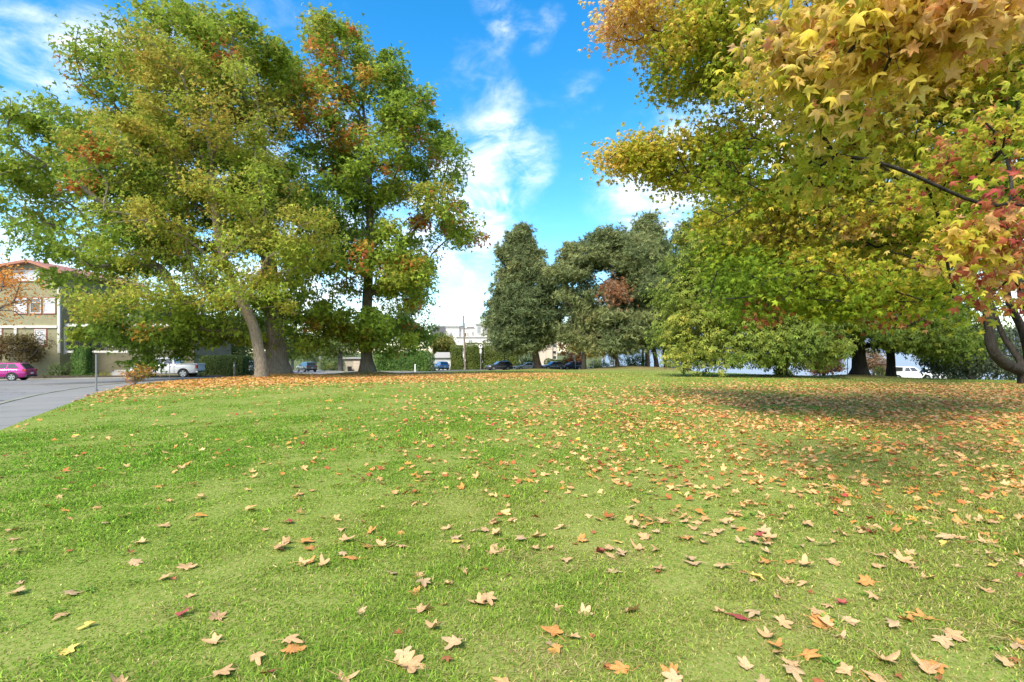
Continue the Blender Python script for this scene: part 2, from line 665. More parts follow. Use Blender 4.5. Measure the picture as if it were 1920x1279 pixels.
def polar_sheet(name, mat, r0, r1, n, dz, curve, th=TH):
    s = np.linspace(0, 1, n)
    s = s ** curve
    R = r0[:, None] * (1 - s)[None] + r1[:, None] * s[None]
    X = R * np.sin(th)[:, None]
    Y = R * np.cos(th)[:, None]
    Z = hgt(X, Y) + dz
    V = np.stack([X, Y, Z], -1).reshape(-1, 3)
    nt = len(th)
    i, j = np.meshgrid(np.arange(nt - 1), np.arange(n - 1), indexing='ij')
    a = (i * n + j).ravel()
    T = np.stack([a, a + n, a + n + 1, a + 1], -1)
    T = T[:, ::-1]
    return np_mesh(name, V, T, mat, smooth_=True)


lawn = polar_sheet('lawn', M['turf'], np.full(len(TH), 0.25), RT, 110, 0.0, 1.9)
lawn['kind'] = 'structure'
co = np.empty(len(lawn.data.vertices) * 3, np.float32)
lawn.data.vertices.foreach_get('co', co)
co = co.reshape(-1, 3)
LITTER = [(15.5, 80, 5, .75), (22, 82, 7, .9), (4.2, 86, 4, .6), (28.5, 42, 3.2, .75), (21, 41, 3.5, .6), (24.5, 25.6, 3, .5), (-17.4, 38.5, 3, .5), (-13.1, 46, 2.6, .6), (33, 46, 4, .5)]


def litter_at(x, y):
    v = np.zeros_like(x)
    for (cx, cy, s, w) in LITTER:
        v = np.maximum(v, w * np.exp(-((x - cx) ** 2 + (y - cy) ** 2) / (2 * s * s)))
    return v


at_ = lawn.data.attributes.new('litter', 'FLOAT', 'POINT')
at_.data.foreach_set('value', litter_at(co[:, 0], co[:, 1]).astype(np.float32))

th2 = np.radians(np.concatenate([np.arange(-180, -62, 3), np.arange(-62, 62, 0.8), np.arange(62, 181, 3)]))
R2 = np.array([lawn_R(t) if -2.1 < t < 1.6 else 3.5 for t in th2])
rr = np.geomspace(1.0, 3000, 90)
R = R2[:, None] - 0.6 + (rr[None] - 1.0) * 1.0
X = R * np.sin(th2)[:, None]
Y_ = R * np.cos(th2)[:, None]
Z = hgt(X, Y_) - 0.3
V = np.stack([X, Y_, Z], -1).reshape(-1, 3)
i, j = np.meshgrid(np.arange(len(th2) - 1), np.arange(89), indexing='ij')
a = (i * 90 + j).ravel()
g = np_mesh('ground', V, np.stack([a, a + 1, a + 91, a + 90], -1), M['soil'], smooth_=True)
g['kind'] = 'structure'


def densify(poly, step):
    out = []
    n = len(poly)
    for k in range(n - 1):
        a, b = Vector(poly[k]), Vector(poly[k + 1])
        m = max(1, int((b - a).length / step))
        out += [a.lerp(b, t / m) for t in range(m)]
    out.append(Vector(poly[-1]))
    return out


def offset_line(pts, d):
    out = []
    for k, p in enumerate(pts):
        t = (pts[min(k + 1, len(pts) - 1)] - pts[max(k - 1, 0)]).normalized()
        out.append(p + Vector((-t.y, t.x)) * d)
    return out


def strip(name, mat, line, d0, d1, dz, skirt=0.35):
    """a slab following a line between two offsets, with side faces"""
    A, B = offset_line(line, d0), offset_line(line, d1)
    mb = MB()
    n = len(line)
    vs = []
    for p, q in zip(A, B):
        zp, zq = H(p.x, p.y) + dz, H(q.x, q.y) + dz
        vs += [(p.x, p.y, zp - skirt), (p.x, p.y, zp), (q.x, q.y, zq), (q.x, q.y, zq - skirt)]
    fs = []
    for k in range(n - 1):
        b = 4 * k
        for e in range(3):
            fs.append((b + e, b + e + 1, b + 5 + e, b + 4 + e))
    mb.add(vs, fs)
    o = mb.build(name, mat)
    o['kind'] = 'structure'
    al, tot = [], 0.0
    for k in range(n):
        if k:
            tot += (line[k] - line[k - 1]).length
        al += [tot] * 4
    at2 = o.data.attributes.new('along', 'FLOAT', 'POINT')
    at2.data.foreach_set('value', np.array(al, np.float32))
    return o


edge = densify([(-2, -6)] + LAWN[1:9], 0.8)
strip('sidewalk', M['pavement'], edge, -0.12, 1.7, -0.012)
strip('kerb', M['kerb_stone'], edge, 1.704, 1.86, 0.008)
far_kerb = densify([(-90, 48.6), (-33, 49.0), (-29, 50.5), (-31, 60), (-39, 88), (-52, 130)], 1.5)
strip('kerb', M['kerb_stone'], far_kerb, 0.0, 0.16, -0.005)
strip('sidewalk', M['pavement'], far_kerb, 0.164, 1.9, 0.0)
far_kerb2 = densify([(-46, 130), (-33, 90), (-27, 74), (-22, 72.5), (-14, 75), (-11, 86), (-5, 95), (4, 101), (12, 106), (22, 114)], 1.5)
strip('kerb', M['kerb_stone'], far_kerb2, 0.0, 0.16, -0.005)
strip('sidewalk', M['pavement'], far_kerb2, 0.164, 2.6, 0.0)


def sheet(name, mat, poly, dz, step=2.5):
    bm = bmesh.new()
    f = bm.faces.new([bm.verts.new((p[0], p[1], 0)) for p in poly])
    bmesh.ops.triangulate(bm, faces=[f])
    for _ in range(7):
        es = [e for e in bm.edges if e.calc_length() > step]
        if not es:
            break
        bmesh.ops.subdivide_edges(bm, edges=es, cuts=1)
        bmesh.ops.triangulate(bm, faces=bm.faces[:])
    for v in bm.verts:
        v.co.z = H(v.co.x, v.co.y) + dz
    bmesh.ops.recalc_face_normals(bm, faces=bm.faces[:])
    me = bpy.data.meshes.new(name)
    bm.to_mesh(me)
    bm.free()
    me.materials.append(mat)
    o = link(bpy.data.objects.new(name, me))
    o['kind'] = 'structure'
    return o


near_side = [tuple(p) for p in offset_line([Vector(p) for p in [(-2, -6)] + LAWN[1:10]], 1.86)]
road_poly = ([(-90, -20)] + near_side + [(-15.6, 47.6), (-11, 60.2), (-8, 72.3), (-3.4, 82.5), (3.7, 89.6), (11.7, 95.6), (19.6, 101.8), (26, 113)]
             + [(22, 114), (12, 106), (4, 101), (-5, 95), (-11, 86), (-14, 75), (-22, 72.5), (-27, 74), (-33, 90), (-46, 130), (-52, 130), (-39, 88), (-31, 60), (-29, 50.5), (-33, 49), (-90, 48.6)])
sheet('road', M['asphalt'], road_poly, -0.11)

# the water of the bay, its far shore and mountains
mb = MB()
mb.add([(12, 60, -4.75), (9000, 60, -4.75), (9000, 9000, -4.75), (12, 9000, -4.75)], [(0, 1, 2, 3)])
mb.build('water', M['water'])['kind'] = 'structure'


def ridge(name, y, x0, x1, h, seed, base=-5.0):
    r = np.random.default_rng(seed)
    n = 160
    xs = np.linspace(x0, x1, n)
    prof = np.zeros(n)
    for k in range(1, 9):
        prof += np.sin(np.linspace(0, 1, n) * math.pi * 2 * k * 1.7 + r.uniform(0, 6.28)) / k ** 1.25
    prof = h * (0.72 + 0.17 * prof)
    rows = []
    for (f, dy) in ((0, -0.25), (0.35, -0.18), (0.7, -0.09), (1.0, 0.0), (0.2, 0.3)):
        rows.append(np.stack([xs, np.full(n, y * (1 + dy)), base + prof * f * (1 + 0.12 * r.standard_normal(n) * (0 < f < 1))], -1))
    V = np.concatenate(rows)
    i, j = np.meshgrid(np.arange(len(rows) - 1), np.arange(n - 1), indexing='ij')
    a = (i * n + j).ravel()
    o = np_mesh(name, V, np.stack([a, a + 1, a + n + 1, a + n], -1), M['mountain'], smooth_=True)
    o['kind'] = 'structure'


ridge('mountains', 7000, 1200, 11000, 520, 4)
ridge('hills', 3000, 500, 5500, 40, 8)

# ------------------------------------------------------------------ trees
def unit(a):
    return a / np.maximum(np.linalg.norm(a, axis=-1, keepdims=True), 1e-9)


def leaf_star(seed=0, droop=.16):
    """five long pointed lobes, each drooping and creased along its middle, on a thin stalk"""
    r = np.random.default_rng(seed)
    lob = [(a_ + r.normal(0, 5), l * r.uniform(.88, 1.1)) for a_, l in ((0, 1), (60, .95), (125, .66), (-125, .66), (-60, .95))]
    v, t = [(0, 0, .06)], []
    notch = []
    for k in range(5):
        a0, a1 = lob[k][0], lob[(k + 1) % 5][0]
        g = (a1 - a0) % 360
        an = math.radians(a0 + g / 2)
        q = .40 if g < 90 else .15
        notch.append(len(v))
        v.append((q * math.cos(an), q * math.sin(an), -.02))
    for k in range(5):
        a_, l = lob[k]
        an = math.radians(a_)
        d = droop * r.uniform(.3, 2.2)
        m_ = len(v)
        v.append((.55 * l * math.cos(an), .55 * l * math.sin(an), .09 - .3 * d))
        w = .17
        for sg in (1, -1):
            v.append((.58 * l * math.cos(an) - sg * w * math.sin(an), .58 * l * math.sin(an) + sg * w * math.cos(an), -.02 - .35 * d))
        v.append((l * math.cos(an), l * math.sin(an), -d))
        nl, nr_ = notch[k], notch[k - 1]
        t += [(0, m_, nl), (0, nr_, m_), (nl, m_, m_ + 1), (m_, nr_, m_ + 2), (m_, m_ + 3, m_ + 1), (m_, m_ + 2, m_ + 3)]
    b0 = len(v)
    v += [(-.1, .018, .0), (-.1, -.018, .0), (-.85, .01, .18)]
    t += [(b0, b0 + 1, b0 + 2)]
    return np.array(v, float), np.array(t)


def leaf_star_far():
    ang = np.radians([0, 32, 62, 95, 128, 180, -128, -95, -62, -32])
    rad = np.array([1, .45, .95, .42, .68, .18, .68, .42, .95, .45])
    v = [(0, 0, .05)] + [(r * math.cos(a_), r * math.sin(a_), -.12 * r * r) for a_, r in zip(ang, rad)]
    return np.array(v), np.array([(0, k + 1, (k + 1) % 10 + 1) for k in range(10)])


def leaf_tri():
    """three-lobed clump leaf"""
    v = np.array([(-.3, 0, 0), (.12, .22, .0), (0, .8, -.1), (.35, .25, .05), (1, 0, -.12), (.35, -.25, .05), (0, -.8, -.1), (.12, -.22, 0)])
    t = np.array([(0, 2, 1), (0, 1, 7), (0, 7, 6), (1, 3, 5), (1, 5, 7), (3, 4, 5)])
    return v, t


def leaf_lance():
    v = np.array([(-.5, 0, 0), (0, .26, .07), (.5, 0, -.06), (0, -.26, .07)])
    return v, np.array([(0, 2, 1), (0, 3, 2)])


def leaf_palmate():
    vs, ts = [], []
    for k, a_ in enumerate(np.radians([-105, -55, 0, 55, 105])):
        ln = [.72, .95, 1.1, .95, .72][k]
        c, s = math.cos(a_), math.sin(a_)
        for (u, w, z) in ((.05, 0, 0), (.6 * ln, .19 * ln, -.1), (ln, 0, -.5), (.6 * ln, -.19 * ln, -.1)):
            vs.append((u * c - w * s, u * s + w * c, z))
        b = 4 * k
        ts += [(b, b + 2, b + 1), (b, b + 3, b + 2)]
    return np.array(vs), np.array(ts)


def leaf_tuft(n=9, seed=2):
    r = np.random.default_rng(seed)
    vs, ts = [], []
    for k in range(n):
        d = unit(np.array([r.normal(.5, .45), r.normal(0, .6), r.normal(0, .6)]))
        s = unit(np.cross(d, r.standard_normal(3))) * .075
        ln = r.uniform(.75, 1.1)
        b = len(vs)
        vs += [tuple(s), tuple(-s), tuple(d * ln)]
        ts.append((b, b + 1, b + 2))
    return np.array(vs), np.array(ts)


LEAF = {'star': leaf_star_far(), 'star_a': leaf_star(1, .2), 'star_b': leaf_star(2, .35), 'star_c': leaf_star(3, .55), 'star_d': leaf_star(4, .3), 'tri': leaf_tri(), 'lance': leaf_lance(), 'palm': leaf_palmate(), 'tuft': leaf_tuft()}


def place(tpl, P, size, nrm, tip, col):
    """copies of a leaf template -> V, T, col"""
    tv, tt = LEAF[tpl] if isinstance(tpl, str) else tpl
    n = len(P)
    nrm = unit(nrm)
    tip = unit(tip - nrm * (tip * nrm).sum(-1, keepdims=True))
    sid = np.cross(nrm, tip)
    V = P[:, None] + size[:, None, None] * (tv[None, :, 0, None] * tip[:, None] + tv[None, :, 1, None] * sid[:, None] + tv[None, :, 2, None] * nrm[:, None])
    T = tt[None] + (np.arange(n) * len(tv))[:, None, None]
    return V.reshape(-1, 3), T.reshape(-1, 3), np.repeat(col, len(tt), axis=0)


def skeleton(trunk, clear, attr, bf=0.35, step=1.1, wiggle=0.12, rg=None):
    """grows limbs from a trunk line to every attractor (balanced minimal tree)"""
    rg = rg or np.random.default_rng(1)
    pos = [np.array(p, float) for p in trunk]
    par = [-1] + list(range(len(trunk) - 1))
    pl = [0.0]
    for k in range(1, len(trunk)):
        pl.append(pl[-1] + np.linalg.norm(pos[k] - pos[k - 1]))
    n = len(attr)
    cost = np.full(n, 1e9)
    who = np.full(n, 0)

    def offer(k):
        d = np.linalg.norm(attr - pos[k], axis=1)
        below = np.maximum(0, pos[k][2] - attr[:, 2]) * 0.25       # limbs prefer to rise
        c = d + bf * pl[k] + below
        m = c < cost
        cost[m] = c[m]
        who[m] = k

    for k in range(len(trunk)):
        if k >= clear:
            offer(k)
    done = np.zeros(n, bool)
    tipid = np.zeros(n, int)
    for _ in range(n):
        i = int(np.argmin(np.where(done, 1e12, cost)))
        done[i] = True
        k = int(who[i])
        a, b = pos[k], attr[i]
        Ln = np.linalg.norm(b - a)
        m = max(1, int(round(Ln / step)))
        prev = k
        for s in range(1, m + 1):
            t = s / m
            p = a + (b - a) * t
            if s < m:
                p = p + rg.normal(0, wiggle, 3) * min(1, Ln / 3) + np.array([0, 0, .10 * Ln * math.sin(math.pi * t)])
            pos.append(p)
            par.append(prev)
            pl.append(pl[prev] + np.linalg.norm(p - pos[prev]))
            prev = len(pos) - 1
            offer(prev)
        tipid[i] = prev
    P = np.array(pos)
    par = np.array(par)
    # smooth
    nt = len(trunk)
    for _ in range(2):
        acc = P.copy()
        cnt = np.ones(len(P))
        ch = np.zeros_like(P)
        cc = np.zeros(len(P))
        for q in range(nt, len(P)):
            ch[par[q]] += P[q]
            cc[par[q]] += 1
        has = cc > 0
        new = P.copy()
        idx = np.arange(nt, len(P))
        idx = idx[has[idx]]
        new[idx] = 0.5 * P[idx] + 0.25 * P[par[idx]] + 0.25 * ch[idx] / cc[idx][:, None]
        P = new
    return P, par, tipid


def limbs(P, par, r_base, r_tip, power=2.35, flare=1.5, trunk_n=0, k_big=12, r_min=0.012, buttress=0.0):
    n = len(P)
    acc = np.zeros(n)
    kids = [[] for _ in range(n)]
    for q in range(n - 1, 0, -1):
        kids[par[q]].append(q)
    w = np.zeros(n)
    for q in range(n - 1, -1, -1):
        if not kids[q]:
            w[q] = 1.0
        if par[q] >= 0:
            w[par[q]] += w[q]
    rad = w ** (1 / power)
    rad = r_tip + (rad - 1) / max(rad[0] - 1, 1e-6) * (r_base - r_tip)
    rad = np.maximum(rad, r_min)
    if trunk_n:
        z0 = P[0][2]
        for q in range(trunk_n):
            h = P[q][2] - z0
            rad[q] *= 1 + (flare - 1) * math.exp(-h / 0.55)
    VV, TT = [], []
    base = 0
    starts = [(0, None)]
    while starts:
        q, p = starts.pop()
        chain = [q] if p is None else [p, q]
        while kids[q]:
            ks = sorted(kids[q], key=lambda c: -w[c])
            for c in ks[1:]:
                starts.append((c, q))
            q = ks[0]
            chain.append(q)
        pts = P[chain]
        rd = rad[chain].copy()
        if p is not None:
            rd[0] = min(rd[0], rd[1] * 1.15)
        if len(pts) > 2:               # Catmull-Rom, two pieces per span
            e = np.vstack([2 * pts[0] - pts[1], pts, 2 * pts[-1] - pts[-2]])
            mid = (-e[:-3] + 9 * e[1:-2] + 9 * e[2:-1] - e[3:]) / 16
            q2 = np.empty((2 * len(pts) - 1, 3))
            q2[0::2] = pts
            q2[1::2] = mid
            r2 = np.empty(2 * len(pts) - 1)
            r2[0::2] = rd
            r2[1::2] = .5 * (rd[:-1] + rd[1:])
            pts, rd = q2, r2
        rm = rd.max()
        k = k_big if rm > .2 else (7 if rm > .06 else 4)
        tg = unit(np.gradient(pts, axis=0))
        ref = np.cross(tg[0], [0.3, 0.9, 0.1])
        if np.linalg.norm(ref) < 1e-3:
            ref = np.array([1., 0, 0])
        an = np.arange(k) * 2 * math.pi / k
        rings = []
        for s in range(len(pts)):
            ref = ref - tg[s] * ref.dot(tg[s])
            ref = ref / max(np.linalg.norm(ref), 1e-9)
            b = np.cross(tg[s], ref)
            rr_ = np.full(k, rd[s])
            if p is None and trunk_n:
                h = pts[s][2] - P[0][2]
                rr_ = rr_ * (1 + buttress * math.exp(-h / 1.6) * np.cos(an * 5 + 1.0) + 0.03 * np.cos(an * 3 + s))
            rings.append(pts[s] + (np.cos(an)[:, None] * ref + np.sin(an)[:, None] * b) * rr_[:, None])
        V = np.concatenate(rings)
        i, j = np.meshgrid(np.arange(len(pts) - 1), np.arange(k), indexing='ij')
        a = (i * k + j).ravel()
        b2 = (i * k + (j + 1) % k).ravel()
        T = np.stack([a, b2, b2 + k, a + k], -1) + base
        VV.append(V)
        TT.append(T)
        base += len(V)
    return np.concatenate(VV), np.concatenate(TT), rad


def ellipsoid_pts(lobes, n, rg, shell=0.55, pw=0.8):
    """points spread through a union of ellipsoids (centre, radii), denser towards the surface"""
    vol = np.array([(l[1][0] * l[1][1] * l[1][2]) ** pw * (l[2] if len(l) > 2 else 1) for l in lobes])
    cnt = rg.multinomial(n, vol / vol.sum())
    out = []
    for l, c in zip(lobes, cnt):
        d = unit(rg.standard_normal((c, 3)))
        rr_ = rg.uniform(0, 1, c) ** (1 / 3)
        rr_ = shell + (1 - shell) * rr_ if shell > 0 else rr_
        rr_ = np.where(rg.random(c) < .25, rg.random(c) ** .5, rr_)
        out.append(np.array(l[0])[None] + d * rr_[:, None] * np.array(l[1])[None])
    return np.concatenate(out)


def lobe(px, py, Y, rx, ry, rd, w=1.0):
    """a crown mass at a photo position and depth; rx, ry in photo pixels, rd in metres"""
    return (at(px, Y, py), (rx * Y / F, rd, ry * Y / F), w)


def cull_under(P, mn):
    return P[P[:, 2] > hgt(P[:, 0], P[:, 1]) + mn]


def hue_noise(P, s, seed):
    """cheap smooth noise in -1..1"""
    r = np.random.default_rng(seed)
    v = np.zeros(len(P))
    for k in range(5):
        d = r.standard_normal(3) * s
        v += np.sin(P @ d + r.uniform(0, 6.28))
    return v / 3.2


def pick(palette, t):
    """palette: list of (position, colour); t in 0..1 -> colours"""
    xs = [p for p, _ in palette]
    cs = np.array([c for _, c in palette])
    return np.stack([np.interp(t, xs, cs[:, k]) for k in range(3)], -1)


def tree(name, label, cat, base, trunk, clear, lobes, n_attr, r_base, bark, leafkind, n_leaf, size, spread, palette, tfun,
         seed, up=0.6, out=0.5, rnd=0.7, droop=0.3, mat='leaf', bf=0.35, shell=0.55, step=1.1, group=None, flare=1.5, buttress=0.06,
         r_tip=0.018, min_h=1.0, jit=0.18, trunk_name='trunk', twigs=0, wiggle=.12, pw=.8, power=2.1, near_tight=0, clump=1.3):
    rg = np.random.default_rng(seed)
    base = np.array(base)
    root = thing(name, label, cat, base, 0, group)
    A = ellipsoid_pts(lobes, n_attr, rg, shell, pw)
    A = cull_under(A, min_h)
    tr = [np.array(p, float) for p in trunk]
    P, par, tips = skeleton(tr, clear, A, bf, step, wiggle, rg)
    V, T, rad = limbs(P, par, r_base, r_tip, power=power, flare=flare, trunk_n=len(tr), buttress=buttress)
    tips_p = P[tips]
    if twigs:
        # short side twigs round each branch end, so that the leaves hang on something
        tw = np.repeat(tips_p, twigs, axis=0)
        dv = rg.standard_normal((len(tw), 3)) * np.array([1, 1, .6])
        en = tw + unit(dv) * rg.uniform(.25, 1.0, (len(tw), 1)) * spread[0] * 1.25
        md = .5 * (tw + en) + np.array([0, 0, .06])
        b0 = len(V)
        vs, ts = [V], [T]
        ang = np.array([0, 2.1, 4.2])
        up3 = np.array([0.2, 0.1, 1.0])
        dd = unit(en - tw)
        s1 = unit(np.cross(dd, up3))
        s2 = np.cross(dd, s1)
        rings = []
        for (q, r_) in ((tw, r_tip * .7), (md, r_tip * .5), (en, r_tip * .25)):
            for a_ in ang:
                rings.append(q + (s1 * math.cos(a_) + s2 * math.sin(a_)) * r_)
        RR = np.stack(rings, 1)                    # (n, 9, 3)
        vs.append(RR.reshape(-1, 3))
        o_ = (np.arange(len(tw)) * 9)[:, None, None] + b0
        quad = np.array([[r_ * 3 + j, r_ * 3 + (j + 1) % 3, (r_ + 1) * 3 + (j + 1) % 3, (r_ + 1) * 3 + j] for r_ in (0, 1) for j in range(3)])
        ts.append((quad[None] + o_).reshape(-1, 4))
        V, T = np.concatenate(vs), np.concatenate(ts)
    np_mesh(trunk_name, V - base, T, M[bark], root, smooth_=True)
    # leaves round the branch ends
    k = rg.multinomial(n_leaf, np.full(len(tips_p), 1 / len(tips_p)) * 1.0)
    w = rg.gamma(clump, 1.0, len(tips_p))
    k = rg.multinomial(n_leaf, w / w.sum())
    ci = np.repeat(np.arange(len(tips_p)), k)
    cen = tips_p[ci]
    sp = rg.uniform(.55, 1.2, (len(tips_p), 1))
    if near_tight:
        sp = sp * np.clip(np.linalg.norm(tips_p, axis=1, keepdims=True) / near_tight, .5, 1.1)
    P0 = cen + np.clip(rg.standard_normal((len(ci), 3)), -1.7, 1.7) * np.array(spread) * sp[ci]
    ok = P0[:, 2] > hgt(P0[:, 0], P0[:, 1]) + 0.35 * min_h
    P0, ci = P0[ok], ci[ok]
    ctr = np.array([base[0], base[1], 0])
    top = max(p[2] for p in A)
    o3 = P0 - np.array([base[0], base[1], base[2] + 0.45 * (top - base[2])])
    o3 = unit(o3)
    nrm = np.array([0, 0, up]) + o3 * out + rg.standard_normal(P0.shape) * rnd
    tip = o3 * .6 + rg.standard_normal(P0.shape) * .8 + np.array([0, 0, -droop * 2])
    sz = rg.uniform(size[0], size[1], len(P0))
    t = tfun(tips_p, rg)
    ct = np.clip(t[ci] + rg.normal(0, .07, len(ci)), 0, 1)
    col = pick(palette, ct) * np.exp(rg.normal(0, jit, (len(ci), 1)))
    if isinstance(leafkind, str):
        V, T, c = place(leafkind, P0, sz, nrm, tip, np.clip(col, 0, .9))
    else:
        w_ = rg.integers(0, len(leafkind), len(P0))
        vs, ts, cs, b0 = [], [], [], 0
        for q, lk in enumerate(leafkind):
            m_ = w_ == q
            v_, t_, c_ = place(lk, P0[m_], sz[m_], nrm[m_], tip[m_], np.clip(col[m_], 0, .9))
            vs.append(v_)
            ts.append(t_ + b0)
            cs.append(c_ * np.exp(rg.normal(0, .07, (len(c_), 1))))
            b0 += len(v_)
        V, T, c = np.concatenate(vs), np.concatenate(ts), np.concatenate(cs)
    np_mesh('crown', V - base, T, M[mat], root, col=c)
    return root, tips_p


GREEN = (0.17, 0.27, 0.035)
DEEP = (0.10, 0.17, 0.03)
OLIVE = (0.40, 0.355, 0.06)
YELL = (0.46, 0.33, 0.06)
ORNG = (0.60, 0.25, 0.05)
REDD = (0.50, 0.13, 0.05)
BROWN = (0.25, 0.13, 0.05)
LIME = (0.31, 0.40, 0.045)
PAL_OAK = [(0, DEEP), (.25, GREEN), (.5, LIME), (.68, OLIVE), (.8, (0.50, .34, .06)), (.9, ORNG), (1, REDD)]


def t_oak(seed, base, amp, hot, hs=.35):
    def f(P, rg):
        v = base + amp * hue_noise(P, .35, seed) + .06 * rg.standard_normal(len(P))
        h = hue_noise(P, hs, seed + 5) + .35 * rg.standard_normal(len(P))
        v = np.minimum(v, .70 + .03 * rg.standard_normal(len(P)))
        return np.clip(np.where(h > hot, .88 + .06 * rg.standard_normal(len(P)), v), 0, 1)
    return f


def line(pts):
    return [tuple(at(px, Y, py)) for (px, py, Y) in pts]


# --- the two oaks and the maple on the left
b = at(490, 34)
trunk = [(b.x, b.y, b.z - .15)] + line([(490, 690, 34), (485, 655, 34), (476, 615, 34), (463, 585, 33.8), (447, 552, 33.5), (430, 515, 33.5), (415, 470, 33.5), (405, 410, 33.6), (398, 340, 33.8), (392, 270, 34)])
tree('oak_tree', 'olive yellow oak with a slender pale leaning trunk in front of the massive dark trunk', 'tree', b, trunk, 4,
     [lobe(400, 210, 33, 130, 90, 5.0), lobe(270, 320, 33, 100, 80, 4.5), lobe(330, 140, 33.5, 80, 60, 4), lobe(470, 350, 33, 90, 80, 4.5), lobe(260, 440, 32, 110, 50, 4),
      lobe(480, 470, 32, 100, 45, 4), lobe(560, 440, 32.5, 80, 35, 3), lobe(330, 550, 31, 90, 30, 3.5), lobe(230, 555, 31, 80, 28, 3), lobe(175, 580, 31, 40, 14, 2.5), lobe(500, 545, 32, 50, 40, 3), lobe(490, 600, 33, 34, 24, 2), lobe(390, 520, 34, 70, 26, 3, 1.3), lobe(430, 560, 33, 40, 24, 2, 1.3)],
     480, .34, 'bark_pale', 'tri', 40000, (.11, .21), (.6, .6, .42), PAL_OAK, t_oak(3, .59, .09, 1.7), 21, bf=.22, step=1.2, trunk_name='trunk')
b = at(521, 39)
trunk = [(b.x, b.y, b.z - .2)] + line([(520, 680, 39), (518, 655, 39), (516, 630, 39), (512, 590, 39), (508, 540, 39), (504, 480, 39), (498, 400, 39), (492, 310, 39), (486, 220, 39), (480, 130, 39)])
tree('oak_tree', 'huge green oak with a thick dark furrowed trunk, broadest crown of the lawn', 'tree', b, trunk, 2,
     [lobe(430, 130, 39, 110, 75, 7), lobe(310, 180, 38.5, 110, 85, 7), lobe(500, 160, 40, 60, 80, 7), lobe(180, 290, 38, 95, 75, 7), lobe(75, 350, 38, 55, 50, 5), lobe(60, 408, 38, 60, 20, 5),
      lobe(350, 360, 39, 170, 110, 8), lobe(540, 400, 40, 80, 100, 7), lobe(210, 470, 37, 140, 40, 6), lobe(340, 610, 37, 120, 36, 5), lobe(235, 625, 36, 80, 26, 4), lobe(290, 658, 36, 46, 12, 3.0, .7),
      lobe(470, 600, 39, 100, 45, 6), lobe(190, 545, 37, 60, 32, 4), lobe(560, 560, 40, 50, 46, 5), lobe(400, 60, 39, 60, 22, 4), lobe(330, 60, 39, 40, 20, 4), lobe(230, 130, 38.5, 40, 40, 4), lobe(120, 270, 38.5, 45, 36, 4), lobe(248, 690, 34.5, 20, 14, 1.6), lobe(560, 635, 40, 40, 26, 4), lobe(262, 684, 35, 22, 9, 1.6, 1.2), lobe(320, 642, 36, 50, 12, 3, .5)],
     1300, .72, 'bark_oak', 'tri', 95000, (.17, .30), (.62, .62, .42), PAL_OAK, t_oak(7, .45, .15, 1.35, 1.0), 22, bf=.25, step=1.6, flare=1.55, buttress=.13, r_tip=.02, mat='leaf', min_h=.6)
b = at(688, 46)
trunk = [(b.x, b.y, b.z - .2)] + line([(687, 672, 46), (686, 640, 46), (687, 600, 46), (689, 550, 46), (692, 490, 46), (694, 420, 46), (692, 340, 46), (686, 250, 46), (676, 150, 46)])
tree('maple_tree', 'tall maple with orange tinted leaf clumps on the right of the oaks', 'tree', b, trunk, 2,
     [lobe(640, 120, 46, 60, 60, 5), lobe(730, 160, 46, 55, 50, 5), lobe(780, 250, 46, 60, 60, 6), lobe(620, 250, 45, 60, 90, 6), lobe(710, 320, 45, 90, 60, 6), lobe(825, 400, 46, 50, 45, 5), lobe(875, 440, 46, 26, 26, 3), lobe(635, 410, 44.5, 70, 70, 6),
      lobe(690, 510, 44, 95, 42, 6), lobe(775, 530, 46, 40, 50, 5), lobe(690, 605, 44, 70, 24, 4.5), lobe(740, 635, 47, 60, 32, 5), lobe(760, 470, 47, 50, 42, 6), lobe(630, 615, 44, 36, 24, 4), lobe(690, 632, 43.5, 44, 12, 3), lobe(625, 65, 46, 28, 18, 3), lobe(850, 310, 46, 22, 34, 3)],
     900, .47, 'bark_oak', 'tri', 62000, (.18, .33), (.64, .64, .45), PAL_OAK, t_oak(17, .42, .15, .62, 1.3), 23, bf=.25, step=1.6, flare=1.8, buttress=.12, r_tip=.02)

# --- the sweetgum overhead on the right; its trunk stands outside the picture
PAL_GUM = [(0, (0.14, .23, .025)), (.25, (.26, .36, .03)), (.45, (.46, .45, .045)), (.62, (.78, .56, .10)), (.78, (.85, .54, .24)), (.9, (.56, .20, .08)), (1, (.42, .09, .08))]


def t_gum(P, rg):
    low = np.clip((P[:, 2] - 2.5) / 4.0, .1, 1)
    near = np.clip((6.5 - np.linalg.norm(P - np.array([0.5, 0, 2]), axis=1)) / 5.0, 0, 1)
    left = np.clip((9.0 - P[:, 0]) / 6.5, 0, 1)
    v = .24 + .06 * low + .26 * hue_noise(P, .9, 77) + .40 * near + .40 * left * low + .07 * rg.standard_normal(len(P))
    v = np.minimum(v + .07 * near, .76 + .04 * rg.standard_normal(len(P)))
    red = hue_noise(P, .9, 91) + .3 * rg.standard_normal(len(P))
    rim = (P[:, 0] > 4.0) & (P[:, 1] < 7.5) & (P[:, 2] < 3.6)
    v = np.where(rim & (rg.random(len(P)) < .3), rg.uniform(.74, .97, len(P)), v)
    return np.clip(np.where(red > 1.05, .9, v), 0, 1)


